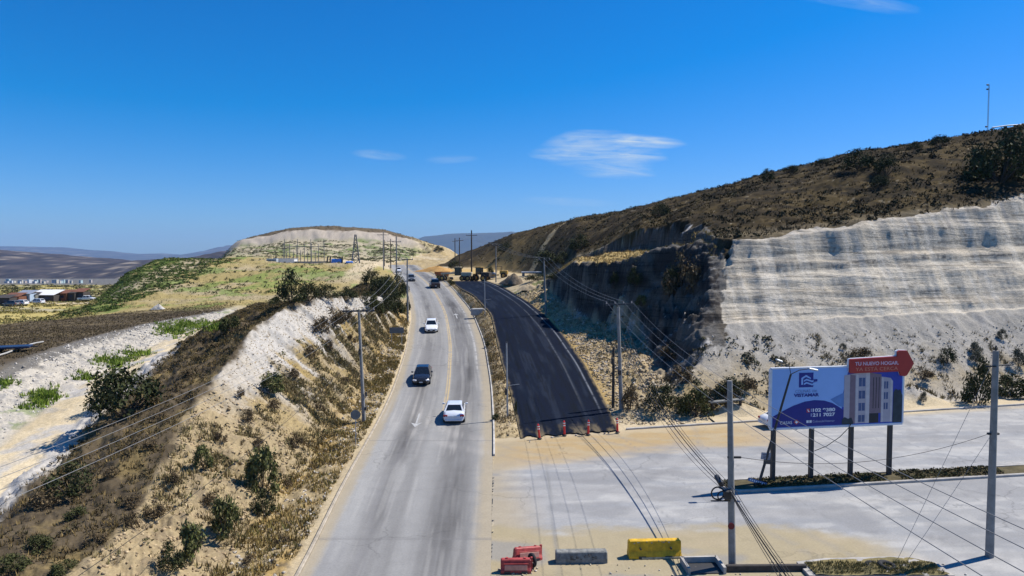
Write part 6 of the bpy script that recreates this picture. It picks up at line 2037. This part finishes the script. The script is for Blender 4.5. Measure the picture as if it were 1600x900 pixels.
# talus, road bank, verge
tal = (fX > fbr + 1) & (fdA > .3) & (fdA < 9) & (fY < 86) & (fsr > .9)
P = pick(tal, 1900, np.clip(.25 + pN2 - fdA * .06 - (fX - 20) * .008, .01, 1.5)); tufts('talus_grass', P, RNG.uniform(.12, .45, len(P)), cvar(len(P), (.30, .23, .11), (.22, .17, .085), (.10, .085, .045)), 5, label='dry grass at the foot of the white cliff')
P = pick(tal & (fX < 27), 300, np.clip(.3 + pN2 - fdA * .04, .01, 1)); clumps('talus_scrub', P, RNG.uniform(.18, .5, len(P)), cvar(len(P), (.09, .075, .045), (.06, .065, .03)), 16, label='grey brown scrub at the foot of the white cliff')
P = pick(tal, 700); rocks('talus_rubble', P, RNG.uniform(.04, .18, len(P)), cvar(len(P), (.43, .40, .35), (.38, .34, .28)), 'pale rubble at the foot of the white cliff')
bk = (fX > fbr + .2) & (fsr < 1.02) & (fY > 56) & (fY < 122)
P = pick(bk, 4600); rocks('bank_rubble', P, RNG.uniform(.05, .26, len(P)), cvar(len(P), (.42, .33, .21), (.34, .25, .14), (.48, .44, .38), (.2, .15, .09)), 'broken earth and stones on the bank beside the new asphalt')
P = pick(bk, 2000, np.clip(.2 + pN2, .02, 1)); tufts('bank_grass', P, RNG.uniform(.1, .3, len(P)), cvar(len(P), (.30, .22, .09), (.14, .11, .05)), 5, label='sparse dry grass on the bank beside the new asphalt')
vg = (fX > fmr + .3) & (fX < fbl - .1) & (fY > 52) & (fY < 200)
P = pick(vg, 3000, np.clip(.5 + pN2, .03, 2)); tufts('verge_grass', P, RNG.uniform(.08, .28, len(P)), cvar(len(P), (.34, .24, .10), (.22, .15, .07), (.12, .10, .05)), 5, label='dry grass on the verge between the two roads')
P = pick(vg, 1500); rocks('verge_rubble', P, RNG.uniform(.04, .16, len(P)), cvar(len(P), (.42, .33, .22), (.30, .22, .13)), 'small stones on the verge between the two roads')
fx_ = (fX > fbr) & (fsr > 2.0) & (fsr < 3.0) & (fY > 78) & (fY < 126)
P = pick(fx_, 2600); tufts('bench_grass', P, RNG.uniform(.15, .4, len(P)), cvar(len(P), (.36, .26, .10), (.28, .20, .08)), 5, label='tan grass on the bench of the shaded cutting')
# median plants
n = 2600
mxs = RNG.uniform(12.9, 60, n); tt = RNG.uniform(.06, .94, n)
keepm = fbm(mxs * .5, mxs * 0 + 3, 3, 9) > -.25
mxs, tt = mxs[keepm], tt[keepm]
P = np.stack([mxs, (medF(mxs) + .2) * (1 - tt) + (medB(mxs) - .2) * tt, 0 * mxs + .17], -1)
clumps('median_groundcover', P, RNG.uniform(.10, .26, len(P)), cvar(len(P), (.05, .055, .022), (.08, .065, .03), (.045, .06, .02), (.14, .10, .05)), 14, squash=.7, label='low dark ground cover plants in the median', cat='ground cover')
P = np.stack([RNG.uniform(13.2, 18.9, 1300), RNG.uniform(29.1, 30.2, 1300), np.full(1300, .2)], -1)
tufts('planter_grass', P, RNG.uniform(.05, .16, 1300), cvar(1300, (.26, .21, .09), (.16, .15, .06)), 4, label='dry grass in the planter by the tyres')
sx_ = np.concatenate([RNG.normal(-1.2, .5, 40) + 1.5, RNG.uniform(2, 20, 60)]); sy_ = np.concatenate([RNG.normal(29.8, .4, 40), RNG.uniform(29, 30.6, 60)])
rocks('near_rubble', np.stack([sx_, sy_, 0 * sx_ + .03], -1), RNG.uniform(.03, .10, 100), cvar(100, (.4, .34, .24), (.5, .46, .4)), 'small stones and dirt around the barriers')
P = np.array([ground_at(u, v) + Vector((0, 0, .06)) for u, v in ((828, 691), (862, 684), (900, 681), (945, 678), (951, 677), (872, 683))])
rocks('asphalt_end_stones', P, np.array([.12, .16, .2, .18, .14, .1]), cvar(6, (.55, .52, .48), (.2, .18, .16)), 'stones holding down the edge of the new asphalt')


# ---- single bushes
def bush_proto(name, seed, nl, leaf, cols_, lobes=16, twig=True, upright=0.0, hollow=.5, tw_col=(.07, .055, .04)):
    g = np.random.default_rng(seed)
    lc = g.normal(0, 1, (lobes, 3)); lc /= np.linalg.norm(lc, axis=1)[:, None]
    lc[:, 2] = np.abs(lc[:, 2]) * (.75 + upright) + .12
    lc[:, :2] *= (.62 - .2 * upright)
    lr = g.uniform(.20, .42, lobes)
    k = g.integers(0, lobes, nl)
    d = g.normal(0, 1, (nl, 3)); d /= np.linalg.norm(d, axis=1)[:, None]
    c = lc[k] + d * (lr[k] * g.uniform(hollow, 1.05, nl))[:, None]
    c[:, 2] = np.maximum(c[:, 2], .015 + g.uniform(0, .12, nl))
    t = g.normal(0, 1, (nl, 3)); t[:, 2] += upright * 2.5; t /= np.linalg.norm(t, axis=1)[:, None]
    b = np.cross(d + g.normal(0, .5, d.shape), t); b /= np.linalg.norm(b, axis=1)[:, None] + 1e-6
    e = (leaf * g.uniform(.6, 1.5, nl))[:, None]
    V = np.stack([c - t * e, c + b * e * .45, c + t * e, c - b * e * .45], 1).reshape(-1, 3)
    F = np.arange(nl * 4).reshape(-1, 4)
    w = g.dirichlet(np.ones(len(cols_)) * .7, nl) @ np.array(cols_)
    cv = np.repeat(np.clip(w * g.uniform(.6, 1.4, (nl, 1)), .006, .6), 4, 0)
    me = mesh_np(name, V, F, M_LEAF, cv)
    mesh = me.data; bpy.data.objects.remove(me)
    mb = MB()
    for q in lc[:12]:
        mid = Vector(q) * .5 + Vector(g.normal(0, .05, 3))
        mb.path([(0, 0, -.08), mid, Vector(q)], .018, 4)
    st = mb.mesh('stem', mat('twig_%s' % name, tw_col, .9))
    return mesh, st


G_DARK = [(.030, .040, .015), (.050, .058, .022), (.022, .028, .014), (.075, .075, .03)]
G_OLIVE = [(.06, .07, .025), (.09, .09, .035), (.045, .05, .02)]
G_BROWN = [(.09, .065, .04), (.14, .10, .055), (.065, .052, .03), (.20, .145, .075)]
G_FRESH = [(.09, .11, .03), (.14, .15, .05), (.07, .08, .03), (.19, .16, .08)]
G_GREY = [(.12, .12, .085), (.17, .16, .11), (.08, .08, .055)]
PROTO = {
    'dark': [bush_proto('foliage', 1, 1900, .05, G_DARK, 26, hollow=.35), bush_proto('foliage', 2, 1700, .05, G_DARK, 20, hollow=.35), bush_proto('foliage', 3, 1800, .048, G_DARK, 30, hollow=.35)],
    'olive': [bush_proto('foliage', 4, 1800, .06, G_OLIVE, 18), bush_proto('foliage', 5, 1800, .06, G_OLIVE, 14)],
    'brown': [bush_proto('foliage', 6, 1200, .06, G_BROWN, 18, hollow=.2), bush_proto('foliage', 7, 1200, .06, G_BROWN, 14, hollow=.2)],
    'fresh': [bush_proto('foliage', 8, 1700, .075, G_FRESH, 18, upright=.25, hollow=.2), bush_proto('foliage', 9, 1700, .075, G_FRESH, 14, upright=.25, hollow=.2)],
    'grey': [bush_proto('foliage', 10, 1200, .06, G_GREY, 14, hollow=.3)],
}
CNT = [0]


def bush(kind, u, v, w, h, label, group=None, name='shrub', cat='shrub', y1=420, loc=None):
    """u, v foot of the bush, w and h its width and height in photograph pixels (turned to metres by its distance)"""
    p = Vector(loc) if loc is not None else place(u, v, y1=y1)
    CNT[0] += 1
    me, st = PROTO[kind][CNT[0] % len(PROTO[kind])]
    s = w / FPX * p.y / 1.75; sz = h / FPX * p.y / 1.05
    t = thing(name, label, cat, p + Vector((0, 0, -.02)), (CNT[0] * 2.4) % 6.28, group)
    t.scale = (s, s, sz)
    for nm, m_ in (('foliage', me), ('stem', st)):
        o = bpy.data.objects.new(nm, m_); C.objects.link(o); o.parent = t
    return t


# left of the road
bush('dark', 196, 648, 124, 76, 'broad dark bush on the ridge above the pale dirt track')
bush('dark', 162, 640, 60, 40, 'smaller dark bush against the broad one on the ridge')
bush('dark', 108, 772, 78, 50, 'dark bush at the white edge of the dirt track')
bush('brown', 70, 790, 50, 26, 'dry brown bush beside the dark one at the track edge')
bush('olive', 362, 517, 36, 26, 'olive bush beside the far end of the dirt track')
bush('dark', 456, 473, 50, 52, 'tall dark tree-like bush on top of the white cutting', name='small_tree', cat='tree')
bush('dark', 482, 470, 34, 30, 'dark bush right of the tall one on top of the white cutting')
bush('dark', 510, 466, 42, 24, 'wide dark bush over the middle of the white cutting')
bush('dark', 545, 466, 34, 18, 'low dark bush near the right end of the white cutting top')
bush('olive', 430, 478, 24, 14, 'low olive bush left of the tall one on the white cutting')
GS = 'dark shrubs on the roadside mound'
for (u, v, w, h) in ((580, 445, 34, 26), (598, 440, 36, 24), (616, 452, 34, 26), (590, 462, 36, 30), (608, 470, 36, 28), (624, 470, 28, 26), (578, 478, 28, 26), (600, 488, 36, 26), (620, 490, 28, 24), (585, 432, 28, 16), (604, 428, 26, 14), (632, 462, 18, 22), (612, 482, 30, 24), (590, 490, 22, 20)):
    kd = 'dark' if (u + v) % 3 else 'olive'
    bush(kd, u, v, w, h, 'dense %s shrub on the mound beside the left kerb' % ('dark' if kd == 'dark' else 'lighter olive'), GS + ' ' + kd, y1=150)
bush('dark', 637, 486, 12, 16, 'tiny dark shrub right at the left kerb')
bush('fresh', 410, 770, 62, 66, 'big feathery green bush low on the tan cut slope')
bush('dark', 412, 802, 40, 38, 'dark round bush below the feathery green one')
bush('fresh', 352, 838, 56, 56, 'feathery green bush on the near cut slope, next to a dry one')
bush('fresh', 300, 880, 54, 56, 'feathery bush lowest on the near cut slope')
bush('dark', 268, 890, 44, 46, 'dark bush beside the lowest feathery one')
bush('fresh', 318, 735, 34, 34, 'small feathery bush halfway up the tan slope')
bush('fresh', 425, 612, 44, 26, 'green spiky bush under the white cutting')
GD = 'dry shrubs on the cut slope'
for (u, v, w, h) in ((520, 512, 44, 32), (502, 522, 34, 28), (540, 500, 26, 22), (514, 548, 14, 20), (550, 535, 16, 18), (485, 560, 22, 20), (464, 700, 30, 22), (430, 640, 22, 18), (268, 760, 24, 30), (205, 825, 26, 28), (240, 810, 40, 30), (386, 660, 22, 24), (345, 690, 22, 22), (460, 590, 18, 16), (405, 700, 24, 18), (330, 790, 26, 22), (440, 850, 26, 16), (390, 880, 26, 14), (375, 620, 18, 16), (540, 600, 14, 12), (500, 640, 16, 14), (448, 762, 20, 14)):
    lab = 'dry brown shrub under the white rim of the left cutting' if v < 600 else ('dry brown shrub near the top edge of the tan cut slope' if u < 300 else 'dry brown shrub low on the tan cut slope')
    bush('brown', u, v, w, h, lab, 'dry shrubs: ' + lab[22:])
GR = 'scrub bushes on the near ridge'
for (u, v, w, h) in ((210, 790, 36, 20), (60, 860, 50, 24), (150, 850, 40, 20), (20, 890, 50, 24), (230, 700, 34, 16), (290, 590, 24, 14), (330, 545, 22, 12), (120, 810, 36, 18), (100, 895, 44, 22), (250, 655, 30, 14), (370, 500, 18, 10), (175, 745, 30, 16)):
    kd = 'brown' if u % 20 else 'olive'
    bush(kd, u, v, w, h, 'low %s scrub bush on the grassy ridge beside the track' % ('dry brown' if kd == 'brown' else 'olive green'), GR + ' ' + kd)
# right of the road
bush('brown', 1066, 462, 64, 66, 'brown tree-like bush on the corner of the shaded cutting', name='small_tree', cat='tree', y1=130)
bush('dark', 1052, 458, 36, 44, 'dark bush against the brown one on the cutting corner', y1=130)
bush('dark', 993, 446, 30, 28, 'dark bush on the shaded face below the tan bench', y1=130)
bush('dark', 960, 452, 18, 26, 'narrow dark bush on the shaded face, next to a rounder one', y1=130)
bush('fresh', 1002, 478, 22, 14, 'green bush on a ledge of the shaded cutting', y1=130)
bush('olive', 1087, 652, 56, 46, 'round olive bush at the foot of the white cliff, near the kerb')
bush('dark', 1140, 622, 54, 32, 'dark bush behind the bare cable pole')
bush('dark', 1030, 640, 60, 44, 'dark scrub bush left of the round olive one')
bush('brown', 1060, 600, 50, 30, 'dry brown bush above the dark scrub at the cliff foot')
bush('brown', 985, 640, 30, 40, 'dry brown bush right behind the tall concrete pole')
bush('brown', 1165, 610, 34, 26, 'dry bush right of the dark one behind the cable pole')
bush('dark', 1528, 632, 52, 72, 'tall dark green bush by the corner pole')
bush('olive', 1582, 618, 60, 36, 'spreading olive bush at the pavement beyond the corner pole')
bush('dark', 1480, 568, 28, 28, 'round dark bush on the pale talus')
bush('grey', 1525, 552, 24, 18, 'grey bush above another grey one on the talus')
bush('grey', 1524, 566, 22, 18, 'lower grey bush on the talus, over the tall dark one')
bush('grey', 1566, 530, 17, 16, 'small grey bush highest on the talus')
bush('grey', 1591, 572, 26, 28, 'grey bush on the talus behind the corner pole')
bush('brown', 1440, 592, 40, 20, 'dry brown bush on the talus right of the red arrow')
bush('brown', 1345, 566, 46, 24, 'dry bush on the talus just above the billboard arrow')
bush('grey', 1317, 546, 12, 10, 'tiny grey bush on the talus above the billboard')
bush('grey', 1443, 628, 14, 16, 'small grey bush on the pale heap beside the billboard')
bush('brown', 1050, 560, 46, 24, 'brown bush low on the cliff corner')
GH = 'dark bushes on the ridge of the right hill'
for (u, v, w, h) in ((1200, 282, 24, 18), (1236, 270, 30, 12), (1285, 257, 24, 10), (1340, 264, 54, 30), (1384, 274, 44, 32), (1375, 291, 30, 18), (1428, 234, 24, 12), (1470, 229, 32, 18), (1032, 338, 32, 22)):
    lab = 'dark round bush on the rim right above the shaded cutting' if u < 1100 else ('dark bush of the three huddled below the right ridge' if 1330 < u < 1400 else 'dark bush on the skyline of the right ridge')
    bush('dark', u, v, w, h, lab, None if u < 1100 else ('huddled bushes' if 1330 < u < 1400 else 'skyline bushes'))
bush('dark', 1562, 284, 108, 78, 'very large dark thicket near the mast on the right hill', name='thicket', cat='thicket')
bush('dark', 1535, 272, 50, 44, 'dark thicket against the very large one near the mast', name='thicket', cat='thicket')
bush('dark', 1595, 280, 60, 70, 'dark thicket beyond the very large one, under the ridge rail', name='thicket', cat='thicket')
GF = 'dark bushes on the slope above the asphalt bend'
for (u, v, w, h) in ((905, 390, 36, 24), (855, 416, 54, 24), (788, 394, 24, 16), (880, 412, 34, 18), (766, 432, 14, 16), (840, 438, 50, 10), (866, 436, 30, 10)):
    bush('dark', u, v, w, h, 'dark bush on the brown slope above the asphalt bend', GF)
bush('brown', 868, 428, 12, 12, 'small bare bush on the sandy shelf above the asphalt')
bush('dark', 712, 420, 26, 14, 'dark bush under the far timber poles', y1=500)
bush('dark', 686, 392, 18, 8, 'dark bush on the flank of the white hill', y1=500)
GV = 'small weeds on the verge between the roads'
for (u, v, w, h) in ((775, 655, 16, 8), (762, 540, 8, 8), (806, 650, 5, 24), (690, 440, 20, 12), (705, 446, 16, 8)):
    bush('olive', u, v, w, h, 'small weed tuft on the verge between the two roads', GV)
# boulder on the terrace edge and slabs at the cliff foot
p = place(248, 483, y1=200)
o = heap(248, 483, 1.3, 1.0, K['stone'], 'single pale boulder at the foot of the green hill'); o.name = 'boulder'; o['category'] = 'boulder'
t = thing('broken_slab', 'broken grey slab lying on posts at the cliff foot behind the cable pole', 'slab', place(1135, 636), .15)
MB().box((0, 0, .55), (3.2, .5, .14), ry=-.06, bevel=.02).build('slab', K['oldconc'], t)
for x in (-1.3, 0, 1.3):
    MB().box((x, 0, .4), (.16, .2, .95)).build('post', K['wood'], t)
